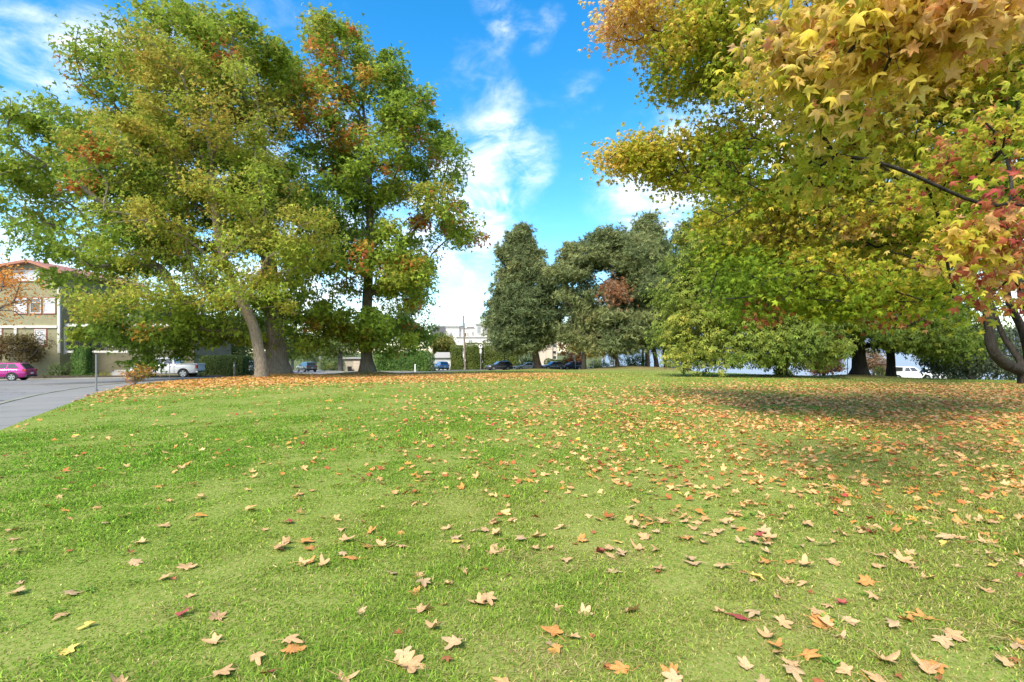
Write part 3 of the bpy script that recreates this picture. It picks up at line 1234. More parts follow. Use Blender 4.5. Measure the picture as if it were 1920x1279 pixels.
gb = Vector((12.2, 9.5, H(12.2, 9.5)))
gtr = [(12.2, 9.5, gb.z - .1), (12.15, 9.5, 1.2), (12.0, 9.5, 2.6), (11.9, 9.45, 4.2), (11.8, 9.4, 6.0), (11.8, 9.4, 8.2), (11.7, 9.4, 10.5), (11.7, 9.3, 13), (11.6, 9.3, 15.5)]
tree('sweetgum_tree', 'yellow and green sweetgum with star shaped leaves overhanging the lawn close to the viewer', 'tree', gb, gtr, 2,
     [lobe(1190, 295, 13.5, 65, 16, .7, 3.2), lobe(1310, 310, 13, 100, 50, 1.3, 2.4), lobe(1230, 30, 12.5, 100, 45, 1.2, 2.2), lobe(1320, 110, 12, 90, 60, 1.4, 1.8), lobe(1430, 190, 11.5, 130, 50, 1.6), lobe(1420, 40, 11, 140, 70, 1.8),
      lobe(1450, 320, 11, 130, 80, 2), lobe(1420, 430, 11.5, 120, 70, 1.6), lobe(1480, 540, 11, 150, 60, 1.6), lobe(1390, 510, 12, 70, 50, 1.2), lobe(1580, 430, 11, 140, 100, 2.2), lobe(1600, 260, 10.5, 140, 80, 2.0, .9), lobe(1680, 550, 10, 150, 45, 1.6), lobe(1770, 430, 11, 120, 80, 2.2, 1.1),
      lobe(1790, 210, 11.5, 120, 90, 2.4, 1.0), lobe(1905, 320, 11, 70, 120, 2.4, 1.3), lobe(1560, 90, 9, 150, 60, 1.4), lobe(1700, 90, 9, 150, 80, 1.4), lobe(1850, 130, 9, 120, 90, 1.6, 1.2), lobe(1900, 40, 8, 100, 60, 1.4),
      lobe(1550, 60, 4.2, 95, 60, .5, 2.0), lobe(1660, 80, 3.6, 90, 80, .5, 2.5), lobe(1575, 190, 4.6, 40, 40, .4, .9), lobe(1520, 335, 5.2, 26, 34, .3, 1.3), lobe(1545, 270, 5.0, 34, 30, .3, .8), lobe(1800, 15, 3.6, 120, 45, .45, 2.0), lobe(1830, 470, 5.8, 70, 26, .4, 1.3), lobe(1900, 420, 5.4, 40, 50, .4, 1.3), lobe(1885, 535, 6.2, 44, 14, .3, 1.0), lobe(1900, 250, 6, 40, 60, .4, 1.0), lobe(1780, 330, 7, 60, 40, .5, .9),
      ((8.5, 9.5, 11), (5, 4.5, 3.5), .4), ((13, 10, 13), (5, 5, 4), .35), ((16, 10, 9), (4.5, 5, 5), .35)],
     2300, .11, 'bark_dark', ['star_a', 'star_b', 'star_c', 'star_d'], 82000, (.055, .10), (.30, .30, .22), PAL_GUM, t_gum, 31, up=.42, out=.25, rnd=.75, droop=.7, bf=.30, shell=.35, step=.6, r_tip=.006, min_h=1.9, twigs=3, jit=.16, wiggle=.15, pw=.5, power=1.75, near_tight=9.0, mat='leaf_gum')

# --- dark low-forking tree at the right edge, its J-shaped limbs sweeping up
b = at(1932, 25.5)


def limb_tree():
    rg = np.random.default_rng(41)
    root = thing('maple_tree', 'dark low forking tree at the right edge with curved limbs sweeping up from its base', 'tree', b)
    V0 = []
    paths = [([(1930, 722, 25.5), (1924, 706, 25.5), (1916, 696, 25.5), (1902, 690, 25.4), (1884, 682, 25.2), (1866, 664, 25), (1857, 640, 25), (1855, 610, 25), (1851, 575, 25), (1853, 520, 25), (1862, 440, 25), (1866, 330, 25), (1862, 220, 25), (1850, 110, 25)], .30, .13),
             ([(1916, 697, 25.4), (1912, 676, 25.6), (1898, 655, 25.8), (1882, 632, 26), (1870, 600, 26), (1858, 565, 26.2), (1838, 540, 26.3), (1800, 500, 26.5)], .17, .05),
             ([(1930, 700, 25.6), (1928, 660, 25.8), (1918, 620, 26), (1903, 590, 26), (1890, 560, 26), (1886, 525, 26), (1870, 480, 26), (1840, 420, 26)], .24, .09),
             ([(1932, 690, 25.5), (1936, 640, 25.2), (1930, 590, 25), (1917, 560, 25), (1914, 520, 25), (1905, 470, 25), (1890, 400, 25)], .26, .1),
             ([(1862, 440, 25), (1835, 410, 24.6), (1800, 385, 24.2), (1750, 372, 24), (1690, 378, 24), (1630, 372, 24)], .12, .05),
             ([(1866, 330, 25), (1845, 305, 24.5), (1815, 275, 24), (1790, 245, 24), (1760, 225, 24)], .13, .05),
             ([(1862, 235, 25), (1830, 240, 24.5), (1800, 252, 24.3), (1760, 262, 24)], .1, .04),
             ([(1851, 570, 25), (1820, 575, 24.5), (1780, 585, 24), (1730, 600, 23.6), (1680, 612, 23.4)], .10, .04)]
    mb = MB()
    ends = []
    for pts, r0, r1 in paths:
        P = [at(px, Y, py) for (px, py, Y) in pts]
        Q = []
        for k in range(len(P) - 1):
            p0, p1, p2, p3 = P[max(k - 1, 0)], P[k], P[k + 1], P[min(k + 2, len(P) - 1)]
            for t in (0, .33, .67):
                Q.append(0.5 * ((2 * p1) + (p2 - p0) * t + (2 * p0 - 5 * p1 + 4 * p2 - p3) * t * t + (3 * p1 - 3 * p2 + p3 - p0) * t ** 3))
        Q.append(P[-1])
        rr_ = [r0 + (r1 - r0) * (k / (len(Q) - 1)) for k in range(len(Q))]
        if pts[0][1] > 715:
            for k in range(6):
                rr_[k] *= 1 + 1.0 * math.exp(-k / 2.0)
        mb.tube([q - b for q in Q], rr_, 10)
        ends += [np.array(q) for q in Q[len(Q) // 2:]]
    lb = [lobe(1780, 220, 24.5, 170, 150, 4), lobe(1880, 120, 25, 120, 130, 4), lobe(1650, 340, 24, 140, 90, 3), lobe(1750, 430, 24, 130, 60, 3), lobe(1900, 330, 26, 90, 100, 3), lobe(1690, 585, 23.5, 90, 40, 2), lobe(1860, 590, 28, 40, 60, 1.5, .5), lobe(1960, 250, 25, 90, 200, 4)]
    A = ellipsoid_pts(lb, 520, rg, .4)
    E = np.array(ends)
    # thin boughs to each clump from the nearest limb point
    tb = mb
    for p in A[::2]:
        q = E[np.argmin(np.linalg.norm(E - p, axis=1))]
        m_ = .5 * (p + q) + np.array([0, 0, .3])
        tb.tube([Vector(q) - b, Vector(m_) - b, Vector(p) - b], [.045, .03, .012], 4, cap=False)
    tb.build('trunk', M['bark_dark'], root, shade=True)
    ci = rg.integers(0, len(A), 15000)
    P0 = A[ci] + rg.standard_normal((len(ci), 3)) * np.array([.6, .6, .35])
    nrm = np.array([0, -.2, .6]) + rg.standard_normal(P0.shape) * .7
    tip = rg.standard_normal(P0.shape) + np.array([0, 0, -.8])
    v = np.clip(.3 + .18 * hue_noise(A, .5, 5) + .1 * rg.standard_normal(len(A)), 0, 1)
    hot = rg.random(len(A)) > .93
    v[hot] = .9
    col = pick([(0, (.08, .12, .02)), (.35, (.15, .19, .03)), (.6, (.28, .27, .04)), (.8, (.4, .3, .05)), (.9, (.45, .14, .05)), (1, REDD)], np.clip(v[ci] + rg.normal(0, .06, len(ci)), 0, 1)) * np.exp(rg.normal(0, .17, (len(ci), 1)))
    V, T, c = place('tri', P0, rg.uniform(.09, .17, len(ci)), nrm, tip, col)
    np_mesh('crown', V - np.array(b), T, M['leaf'], root, col=c)


limb_tree()


# --- horse chestnuts, skirts of drooping leaves down to the grass
PAL_CH = [(0, (.10, .15, .03)), (.3, (.16, .235, .04)), (.55, (.26, .32, .055)), (.75, (.40, .38, .065)), (.9, (.50, .34, .06)), (1, (.55, .29, .06))]


def t_ch(seed, lift):
    def f(P, rg):
        hi = np.clip((P[:, 2] - 5) / 9, 0, 1) * .26
        v = lift + .13 * hue_noise(P, .4, seed) + hi + .06 * rg.standard_normal(len(P))
        return np.clip(np.where((hue_noise(P, .5, seed + 3) > 1.1) & (P[:, 2] > 2.5), .92, v), 0, 1)
    return f


b = at(1612, 42)
trunk = [(b.x, b.y, b.z - .2)] + line([(1612, 690, 42), (1610, 672, 42), (1609, 650, 42), (1607, 620, 42), (1603, 570, 42), (1600, 500, 42), (1600, 420, 42)])
tree('chestnut_tree', 'chestnut tree with a stout dark trunk standing clear beside the strip of water', 'tree', b, trunk, 3,
     [lobe(1600, 560, 42, 120, 60, 6), lobe(1700, 560, 42, 110, 60, 6), lobe(1560, 450, 42, 130, 90, 7), lobe(1700, 440, 42, 130, 90, 7), lobe(1640, 330, 42, 130, 80, 6), lobe(1640, 630, 41, 70, 25, 5, .8), lobe(1550, 615, 40, 50, 30, 4), lobe(1740, 620, 40, 70, 45, 4), lobe(1790, 620, 41, 50, 50, 4), lobe(1690, 610, 37.5, 80, 35, 2.5), lobe(1560, 640, 39, 30, 24, 2.5), lobe(1705, 640, 40, 50, 20, 3), lobe(1765, 650, 42, 50, 24, 3)],
     620, .48, 'bark_dark', 'palm', 26000, (.20, .34), (.75, .75, .42), PAL_CH, t_ch(51, .34), 51, up=.75, out=.55, rnd=.4, droop=.5, mat='leaf_dark', bf=.3, step=1.4, flare=1.8, buttress=.1, min_h=.9)
b = at(1466, 41)
trunk = [(b.x, b.y, b.z - .2)] + line([(1466, 692, 41), (1465, 678, 41), (1464, 655, 41), (1460, 620, 41), (1452, 560, 41), (1446, 500, 41), (1442, 440, 41)])
tree('chestnut_tree', 'broad chestnut whose leafy skirt droops to the grass in front of the water', 'tree', b, trunk, 3,
     [lobe(1380, 560, 41, 110, 55, 6), lobe(1290, 560, 41, 50, 45, 4), lobe(1300, 630, 40.5, 55, 50, 4.5), lobe(1270, 600, 41, 30, 40, 3), lobe(1350, 640, 39.5, 65, 42, 4.5), lobe(1430, 640, 38.5, 55, 40, 4), lobe(1500, 640, 38.5, 60, 42, 4), lobe(1480, 560, 41, 110, 60, 6), lobe(1420, 470, 41, 110, 70, 6), lobe(1330, 480, 41, 60, 60, 5), lobe(1430, 390, 41, 90, 60, 5), lobe(1345, 675, 38.5, 40, 16, 2.5), lobe(1490, 678, 38, 45, 16, 2.5), lobe(1540, 640, 38.5, 35, 40, 3), lobe(1290, 665, 39, 40, 20, 2.5), lobe(1450, 672, 37.5, 40, 18, 2), lobe(1530, 672, 38, 26, 18, 2)],
     760, .36, 'bark_dark', 'palm', 30000, (.20, .34), (.7, .7, .42), PAL_CH, t_ch(53, .42), 52, up=.75, out=.6, rnd=.4, droop=.5, mat='leaf_dark', bf=.3, step=1.4, flare=1.6, buttress=.08, min_h=.15)
b = at(1671, 45)
trunk = [(b.x, b.y, b.z - .2)] + line([(1671, 690, 45), (1670, 670, 45), (1669, 650, 45), (1671, 620, 45), (1676, 580, 45), (1680, 530, 45)])
tree('lime_tree', 'slim trunked tree in front of the parked pickup by the shore', 'tree', b, trunk, 3,
     [lobe(1690, 630, 45, 60, 35, 3.5), lobe(1740, 640, 45, 50, 35, 3.5), lobe(1700, 580, 45, 80, 40, 4), lobe(1655, 620, 45, 35, 30, 3), lobe(1770, 660, 44, 40, 25, 3), lobe(1800, 655, 44, 35, 30, 3)],
     240, .32, 'bark_dark', 'tri', 9000, (.14, .24), (.6, .6, .35), PAL_OAK, t_oak(61, .36, .16, 1.2), 53, mat='leaf_dark', min_h=.6)

# --- conifers behind the lawn
PAL_PINE = [(0, (.10, .15, .075)), (.35, (.18, .225, .095)), (.7, (.29, .31, .12)), (.9, (.31, .26, .11)), (1, (.33, .19, .09))]


def pine(name, label, base, tr, lobes, n_attr, r, n_leaf, seed, size=(.5, .9), spread=(.9, .9, .45), lift=.45, clear=3, bark='bark_pine', pal=None, cat='tree', **kw):
    a = dict(up=.9, out=.5, rnd=.5, droop=-.35, mat='needle', bf=.45, step=1.6, flare=1.35, buttress=.03, min_h=1.2, jit=.22, r_tip=.03, shell=.42, clump=1.7)
    a.update(kw)
    return tree(name, label, cat, base, tr, clear, lobes, n_attr, r, bark, 'tuft', n_leaf, size, spread, pal or PAL_PINE,
                lambda P, rg: np.clip(lift + .17 * hue_noise(P, .5, seed) + .1 * rg.standard_normal(len(P)), 0, 1), seed, **a)


b = at(1009, 86)
pine('pine_tree', 'dense dark pine with a leaning trunk standing in front of the cream car', b,
     [(b.x, b.y, b.z - .2)] + line([(1007, 680, 86), (1004, 665, 86), (1000, 645, 86), (995, 615, 86), (990, 570, 86), (985, 520, 86), (981, 470, 86), (980, 425, 86)]),
     [lobe(980, 428, 86, 10, 20, 1.4), lobe(979, 450, 86, 22, 22, 2.4), lobe(975, 478, 86, 38, 26, 3.5), lobe(978, 510, 86, 45, 28, 4), lobe(985, 545, 86, 58, 30, 5), lobe(985, 585, 86, 64, 30, 5.5), lobe(965, 625, 86, 44, 28, 4.5), lobe(1010, 615, 86, 50, 26, 4.5), lobe(945, 640, 85, 24, 20, 3), lobe(940, 600, 86, 22, 26, 3), lobe(1035, 575, 86, 26, 26, 3), lobe(985, 645, 85, 32, 14, 3), lobe(1025, 630, 86, 20, 20, 3), lobe(955, 560, 86, 28, 34, 3.5)],
     760, .58, 30000, 71, lift=.42)
b = at(1156, 80)
root, _ = pine('pine_tree', 'spreading pine with a short forked trunk and a patch of dead brown needles', b,
     [(b.x, b.y, b.z - .2)] + line([(1156, 682, 80), (1154, 672, 80), (1152, 658, 80), (1150, 640, 80), (1148, 610, 80), (1146, 570, 80), (1148, 520, 80), (1150, 470, 80)]),
     [lobe(1070, 510, 80, 36, 24, 4), lobe(1100, 480, 80, 44, 28, 4), lobe(1140, 460, 80, 40, 28, 4), lobe(1080, 555, 80, 34, 22, 4), lobe(1185, 490, 80, 50, 34, 5), lobe(1200, 545, 80, 50, 34, 5), lobe(1120, 600, 80, 40, 28, 4), lobe(1160, 610, 79, 60, 34, 5), lobe(1190, 640, 79, 40, 20, 4), lobe(1130, 645, 79, 46, 20, 4), lobe(1095, 590, 80, 30, 26, 4), lobe(1075, 620, 80, 26, 22, 3), lobe(1225, 580, 80, 34, 40, 4), lobe(1160, 560, 82, 30, 40, 4)],
     700, .42, 27000, 72, clear=2, lift=.52)
# the dead patch
rg = np.random.default_rng(5)
c0 = np.array(at(1148, 76.2, 543))
P0 = c0 + rg.standard_normal((420, 3)) * np.array([1.15, .8, 1.0]) + np.array([.4, 0, -.3])
nr = rg.standard_normal(P0.shape)
col = pick([(0, (.30, .13, .06)), (.6, (.40, .19, .09)), (1, (.36, .30, .24))], rg.random(len(P0)))
V, T, c = place('tuft', P0, rg.uniform(.4, .75, len(P0)), nr, np.array([0, 0, -1.0]) + .5 * rg.standard_normal(P0.shape), col)
o = np_mesh('dead_branch', V - np.array(b), T, M['needle'], root, col=c)
o['label'] = 'dead branch of brown hanging needles'
b = at(1214, 84)
pine('pine_tree', 'tallest pine of the group with a straight bare lower trunk', b,
     [(b.x, b.y, b.z - .2)] + line([(1214, 680, 84), (1213.5, 660, 84), (1213, 640, 84), (1213, 610, 84), (1213, 570, 84), (1213, 520, 84), (1212, 470, 84), (1211, 415, 84)]),
     [lobe(1211, 425, 84, 22, 22, 2.5), lobe(1211, 455, 84, 38, 26, 3.5), lobe(1215, 490, 84, 46, 28, 4), lobe(1222, 530, 84, 52, 28, 5), lobe(1225, 570, 84, 52, 28, 5), lobe(1228, 605, 84, 48, 24, 5), lobe(1185, 470, 84, 24, 26, 3), lobe(1222, 625, 85, 40, 14, 4)],
     560, .36, 21000, 73, clear=4, lift=.42)
for (px, Y, lean, top, lab, seed, rx) in ((1232, 86, -14, 560, 'pine with a trunk leaning left behind the tallest pine', 74, 30), (1250, 85, -10, 520, 'pine with a bare curved trunk nearest the chestnut skirt', 75, 34), (1205, 92, 2, 540, 'thin pine behind the tallest one, in front of the water haze', 76, 24)):
    b = at(px, Y)
    pine('pine_tree', lab, b, [(b.x, b.y, b.z - .2)] + line([(px + lean * .15, 676, Y), (px + lean * .45, 655, Y), (px + lean * .75, 635, Y), (px + lean, 600, Y), (px + lean, top + 20, Y)]),
         [lobe(px + lean + 8, top + 10, Y, rx, 26, 3), lobe(px + lean, top + 45, Y, rx + 8, 28, 3.5), lobe(px + lean + 14, top + 75, Y, rx, 20, 3)],
         150, .36 if Y < 90 else .22, 5500, seed, clear=3, lift=.38)
b = at(1288, 96)
pine('pine_tree', 'blue green pine top showing above the yellow sweetgum edge', b,
     [(b.x, b.y, b.z - .2)] + line([(1288, 660, 96), (1288, 600, 96), (1288, 540, 96), (1290, 480, 96), (1292, 430, 96)]),
     [lobe(1292, 440, 96, 24, 24, 3), lobe(1280, 480, 96, 40, 34, 4), lobe(1282, 530, 96, 46, 34, 5), lobe(1275, 580, 96, 36, 34, 4)],
     240, .6, 9000, 77, clear=2, lift=.3)
b = at(926, 140)
pine('cypress_tree', 'pointed teal green conifer rising behind the white condominium', b,
     [(b.x, b.y, b.z - .2)] + line([(926, 660, 140), (926, 620, 140), (930, 580, 140), (934, 550, 140)]),
     [lobe(934, 556, 140, 8, 18, 1.2), lobe(930, 580, 140, 14, 22, 2), lobe(926, 605, 140, 20, 24, 3), lobe(922, 632, 140, 24, 22, 3.5), lobe(945, 600, 142, 16, 40, 3)],
     160, .4, 7000, 78, clear=1, lift=.3, pal=[(0, (.03, .075, .05)), (.5, (.06, .125, .08)), (1, (.10, .17, .1))])

# --- smaller trees and background greenery
PAL_BG = [(0, (.07, .11, .03)), (.35, (.12, .18, .045)), (.65, (.21, .26, .07)), (.85, (.27, .26, .06)), (1, (.36, .30, .08))]


def small_tree(name, label, cat, px, Y, tops, r, n_attr, n_leaf, size, pal, lift, seed, bark='bark_grey', kind='tri', spread=(.5, .5, .32), trunk_rows=None, clear=1, min_h=.5, mat='leaf', group=None, amp=.16):
    b = at(px, Y)
    ys = trunk_rows or [640, 610, 580]
    tr = [(b.x, b.y, b.z - .2)] + line([(px, y, Y) for y in ys])
    return tree(name, label, cat, b, tr, clear, [lobe(*t) for t in tops], n_attr, r, bark, kind, n_leaf, tuple(q * (1.9 if kind == 'lance' else 1.0) for q in size), spread, pal,
                lambda P, rg: np.clip(lift + amp * hue_noise(P, .7, seed) + .08 * rg.standard_normal(len(P)), 0, 1), seed, mat=mat, min_h=min_h, step=.9, bf=.3, group=group)


PAL_JM = [(0, (.60, .19, .04)), (.5, (.75, .33, .07)), (1, (.78, .46, .12))]
PAL_JD = [(0, (.10, .085, .035)), (.4, (.17, .13, .05)), (.7, (.30, .14, .06)), (1, (.35, .2, .09))]
small_tree('maple_tree', 'bright orange maple reaching in at the left edge beside the olive house', 'tree', -45, 30, [(-20, 560, 30, 75, 50, 2.2), (-50, 520, 30, 60, 30, 2), (10, 515, 30, 36, 16, 1.5), (15, 575, 30, 40, 26, 1.5)], .16, 170, 3000, (.06, .11), PAL_JM, .5, 81, kind='lance', trunk_rows=[690, 650, 600, 560, 530], clear=3)
small_tree('maple_tree', 'small bronze green maple behind the magenta car', 'tree', 47, 50.5, [(30, 648, 50.5, 46, 14, 2), (10, 640, 50.5, 40, 12, 2), (60, 640, 50.5, 24, 10, 1.4), (25, 668, 50.5, 50, 12, 2)], .13, 120, 4200, (.09, .16), PAL_JD, .4, 82, kind='lance', trunk_rows=[690, 672, 658, 645], clear=2)
small_tree('maple_sapling', 'red and orange sapling at the lawn rim beside the road', 'tree', 253, 27, [(255, 704, 27, 22, 10, .5), (250, 714, 27, 10, 8, .3), (268, 695, 27, 20, 8, .5)], .05, 45, 800, (.05, .1), [(0, (.5, .09, .03)), (.45, (.52, .22, .05)), (.7, (.3, .26, .05)), (1, (.14, .2, .04))], .42, 83, trunk_rows=[716, 708, 700], clear=1, min_h=.1, spread=(.18, .18, .12), amp=.3)
BGT = 'trees lining the streets behind the lawn'
for k, (lab, px, Y, tops, lift) in enumerate([
        ('mid green tree behind the white pickup, left of the pale oak trunk', 400, 66, [(390, 620, 66, 60, 30, 5), (420, 650, 66, 50, 22, 4), (350, 640, 66, 40, 26, 4), (440, 610, 66, 40, 30, 4)], .45),
        ('dark evergreen tree filling the gap between the two oak trunks', 455, 74, [(460, 640, 74, 40, 40, 5), (480, 600, 74, 40, 30, 4), (520, 640, 74, 40, 30, 5)], .2),
        ('grey green tree beside the side street above the charcoal car', 590, 118, [(585, 655, 118, 30, 22, 5), (560, 645, 118, 26, 30, 5), (610, 640, 118, 30, 26, 5)], .4),
        ('slim street tree left of the beige garage', 638, 84, [(630, 648, 84, 30, 18, 3.5), (655, 645, 84, 26, 18, 3), (615, 660, 84, 16, 12, 2)], .5),
        ('tall leafy tree behind the ivy hedge, right of the maple trunk', 765, 86, [(740, 620, 86, 56, 40, 6), (790, 630, 86, 36, 34, 5), (760, 590, 86, 46, 34, 5), (715, 640, 86, 30, 26, 4)], .3),
        ('yellow green shrubby tree between the white condominium and the hedge', 822, 112, [(825, 640, 112, 20, 12, 3), (838, 646, 112, 14, 8, 2)], .8),
        ('dark tree far down the side street', 548, 140, [(548, 650, 140, 26, 26, 6), (530, 640, 140, 24, 30, 6)], .25),
        ('small dark tree at the end of the side street', 600, 165, [(600, 665, 165, 26, 18, 6), (640, 660, 165, 26, 20, 6), (575, 668, 165, 14, 14, 5)], .3)]):
    small_tree('street_tree', lab, 'tree', px, Y, tops, .3, 150, 7000 if k != 3 else 3500, (.2, .36), PAL_BG, lift, 90 + k, spread=(.8, .8, .5), clear=1, min_h=.9, group=BGT, trunk_rows=[660, 640, 615])
small_tree('maple_tree', 'rust red maple beside the navy car with an orange left edge', 'tree', 1072, 108, [(1070, 655, 108, 26, 22, 3.5), (1060, 640, 108, 20, 16, 3), (1088, 670, 108, 18, 14, 2.5)], .22, 110, 4500, (.16, .3), [(0, (.09, .07, .03)), (.4, (.22, .11, .05)), (.75, (.38, .17, .05)), (1, (.5, .26, .05))], .45, 101, spread=(.6, .6, .4), trunk_rows=[680, 665, 650])
small_tree('maple_tree', 'yellow leaved tree with twin pale stems right of the navy car', 'tree', 1095, 98, [(1085, 645, 98, 16, 12, 2), (1078, 655, 98, 14, 8, 2), (1112, 660, 98, 12, 12, 2), (1095, 630, 98, 20, 12, 2.5)], .4, 80, 2400, (.14, .25), [(0, (.30, .2, .04)), (.5, (.55, .4, .05)), (1, (.65, .46, .05))], .5, 102, bark='bark_pale', spread=(.5, .5, .3), trunk_rows=[680, 668, 655, 640])
small_tree('cherry_tree', 'small pinkish orange tree on the shore, left of the stout chestnut trunk', 'tree', 1545, 58, [(1545, 675, 58, 24, 16, 1.6), (1550, 690, 58, 26, 10, 1.6), (1540, 660, 58, 14, 12, 1.2), (1530, 692, 58, 16, 8, 1)], .16, 110, 5200, (.09, .17), [(0, (.40, .16, .09)), (.5, (.50, .24, .13)), (.8, (.5, .3, .08)), (1, (.35, .32, .08))], .4, 103, kind='lance', spread=(.4, .4, .25), trunk_rows=[700, 690, 680, 670], min_h=.4)
small_tree('cherry_tree', 'pale pink shrubby tree right of the stout chestnut trunk', 'tree', 1638, 60, [(1640, 680, 60, 20, 16, 1.6), (1650, 690, 60, 16, 10, 1.4), (1632, 668, 60, 10, 12, 1)], .13, 80, 3200, (.09, .16), [(0, (.36, .2, .13)), (.6, (.48, .33, .2)), (1, (.3, .32, .1))], .4, 104, kind='lance', spread=(.4, .4, .25), trunk_rows=[700, 690, 680, 670], min_h=.4)

# weeping grey-green shrub at the right
b = at(1820, 44)
rg = np.random.default_rng(120)
root = thing('weeping_conifer', 'grey green weeping shrub with drooping sprays behind the J shaped limb', 'shrub', b)
cl = ellipsoid_pts([lobe(1790, 665, 44, 50, 35, 2.2), lobe(1850, 650, 44, 60, 50, 2.6), (at(1910, 44, 655), (2.6, 2.4, 2.2)), lobe(1830, 620, 44, 46, 20, 2)], 420, rg, .6)
cl = cull_under(cl, .1)
mb = MB()
for p in cl[::6]:
    mb.tube([Vector((0, 0, -.2)), Vector((0.4 * (p[0] - b.x), 0.4 * (p[1] - b.y), .8 * (p[2] - b.z) + .5)), Vector(p) - b], [.07, .045, .015], 5, cap=False)
mb.build('trunk', M['bark_grey'], root)
ci = rg.integers(0, len(cl), 12000)
dz = rg.exponential(.5, len(ci))
P0 = cl[ci] + rg.standard_normal((len(ci), 3)) * np.array([.35, .35, .1]) - np.stack([0 * dz, 0 * dz, dz], -1)
P0 = P0[P0[:, 2] > hgt(P0[:, 0], P0[:, 1]) + .05]
nr = rg.standard_normal(P0.shape) + np.array([0, -.8, .4])
V, T, c = place('lance', P0, rg.uniform(.18, .36, len(P0)), nr, np.array([0, 0, -1.]) + .35 * rg.standard_normal(P0.shape),
                pick([(0, (.06, .085, .05)), (.6, (.12, .15, .09)), (1, (.19, .22, .14))], np.clip(.5 + .25 * rg.standard_normal(len(P0)), 0, 1)))
np_mesh('crown', V - np.array(b), T, M['leaf_dark'], root, col=c)


# --- hedges and shrubs
def hedge(name, label, cat, x0, x1, y0, y1, z0, z1, n, size, pal, seed, group=None, rough=.12, sag=0.0, rz=0.0):
    """a clipped mass: twiggy core with leaf sprays all over its sides and top"""
    rg = np.random.default_rng(seed)
    cx, cy = .5 * (x0 + x1), .5 * (y0 + y1)
    root = thing(name, label, cat, (cx, cy, z0), rz, group)
    hx, hy, hz = .5 * (x1 - x0), .5 * (y1 - y0), z1 - z0
    m = MB()
    nx = max(2, int(2 * hx / .5))
    for k in range(nx):
        xx = -hx * .9 + 1.8 * hx * (k + .5) / nx
        m.tube([(xx, rg.normal(0, .1), -.3), (xx + rg.normal(0, .1), rg.normal(0, .15), hz * .5), (xx + rg.normal(0, .15), rg.normal(0, .2), hz * .85)], [.05, .035, .015], 4)
    m.build('stem', M['bark_dark'], root)
    areas = np.array([2 * hx * hz, 2 * hx * hz * .4, 2 * hy * hz, 2 * hy * hz, 4 * hx * hy, 2 * hx * hz * .8])
    f = rg.choice(6, n, p=areas / areas.sum())
    u, v = rg.uniform(-1, 1, n), rg.uniform(0, 1, n)
    P = np.zeros((n, 3))
    nr = np.zeros((n, 3))
    for q, (a_, s) in enumerate((('y', -1), ('y', 1), ('x', -1), ('x', 1), ('z', 1), ('i', 0))):
        k = f == q
        if a_ == 'y':
            P[k] = np.stack([u[k] * hx, np.full(k.sum(), s * hy), v[k] * hz], -1)
            nr[k] = (0, s, .25)
        elif a_ == 'x':
            P[k] = np.stack([np.full(k.sum(), s * hx), u[k] * hy, v[k] * hz], -1)
            nr[k] = (s, 0, .25)
        elif a_ == 'z':
            P[k] = np.stack([u[k] * hx, (v[k] * 2 - 1) * hy, np.full(k.sum(), hz)], -1)
            nr[k] = (0, 0, 1)
        else:
            P[k] = np.stack([u[k] * hx * .95, rg.uniform(-.7, .7, k.sum()) * hy, v[k] * hz * .95], -1)
            nr[k] = (0, -1, .2)
    bump = hue_noise(P, 1.6, seed) * rough + hue_noise(P, .6, seed + 1) * rough * 1.3
    P = P + unit(nr) * bump[:, None] + rg.standard_normal(P.shape) * rough * .5
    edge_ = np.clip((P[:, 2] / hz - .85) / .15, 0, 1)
    P[:, 0] *= 1 - .06 * edge_
    P[:, 1] *= 1 - .18 * edge_
    P[:, 2] = np.maximum(P[:, 2], .02)
    nr = unit(nr) + .55 * rg.standard_normal(P.shape)
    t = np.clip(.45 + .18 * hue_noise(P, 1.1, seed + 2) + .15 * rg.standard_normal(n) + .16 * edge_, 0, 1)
    V, T, c = place('lance', P, rg.uniform(*size, n), nr, rg.standard_normal(P.shape) * .5 + np.array([0, 0, 1.0]), pick(pal, t))
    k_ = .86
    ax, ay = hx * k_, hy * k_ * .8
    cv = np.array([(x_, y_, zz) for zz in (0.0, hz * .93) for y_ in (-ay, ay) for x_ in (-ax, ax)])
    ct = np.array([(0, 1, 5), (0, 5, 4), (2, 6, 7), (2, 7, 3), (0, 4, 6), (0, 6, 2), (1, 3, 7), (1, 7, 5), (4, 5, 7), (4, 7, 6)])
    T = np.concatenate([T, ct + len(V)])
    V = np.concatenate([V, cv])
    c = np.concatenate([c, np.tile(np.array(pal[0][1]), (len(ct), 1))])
    np_mesh('foliage', V, T, M['leaf_dark'], root, col=c)
    return root


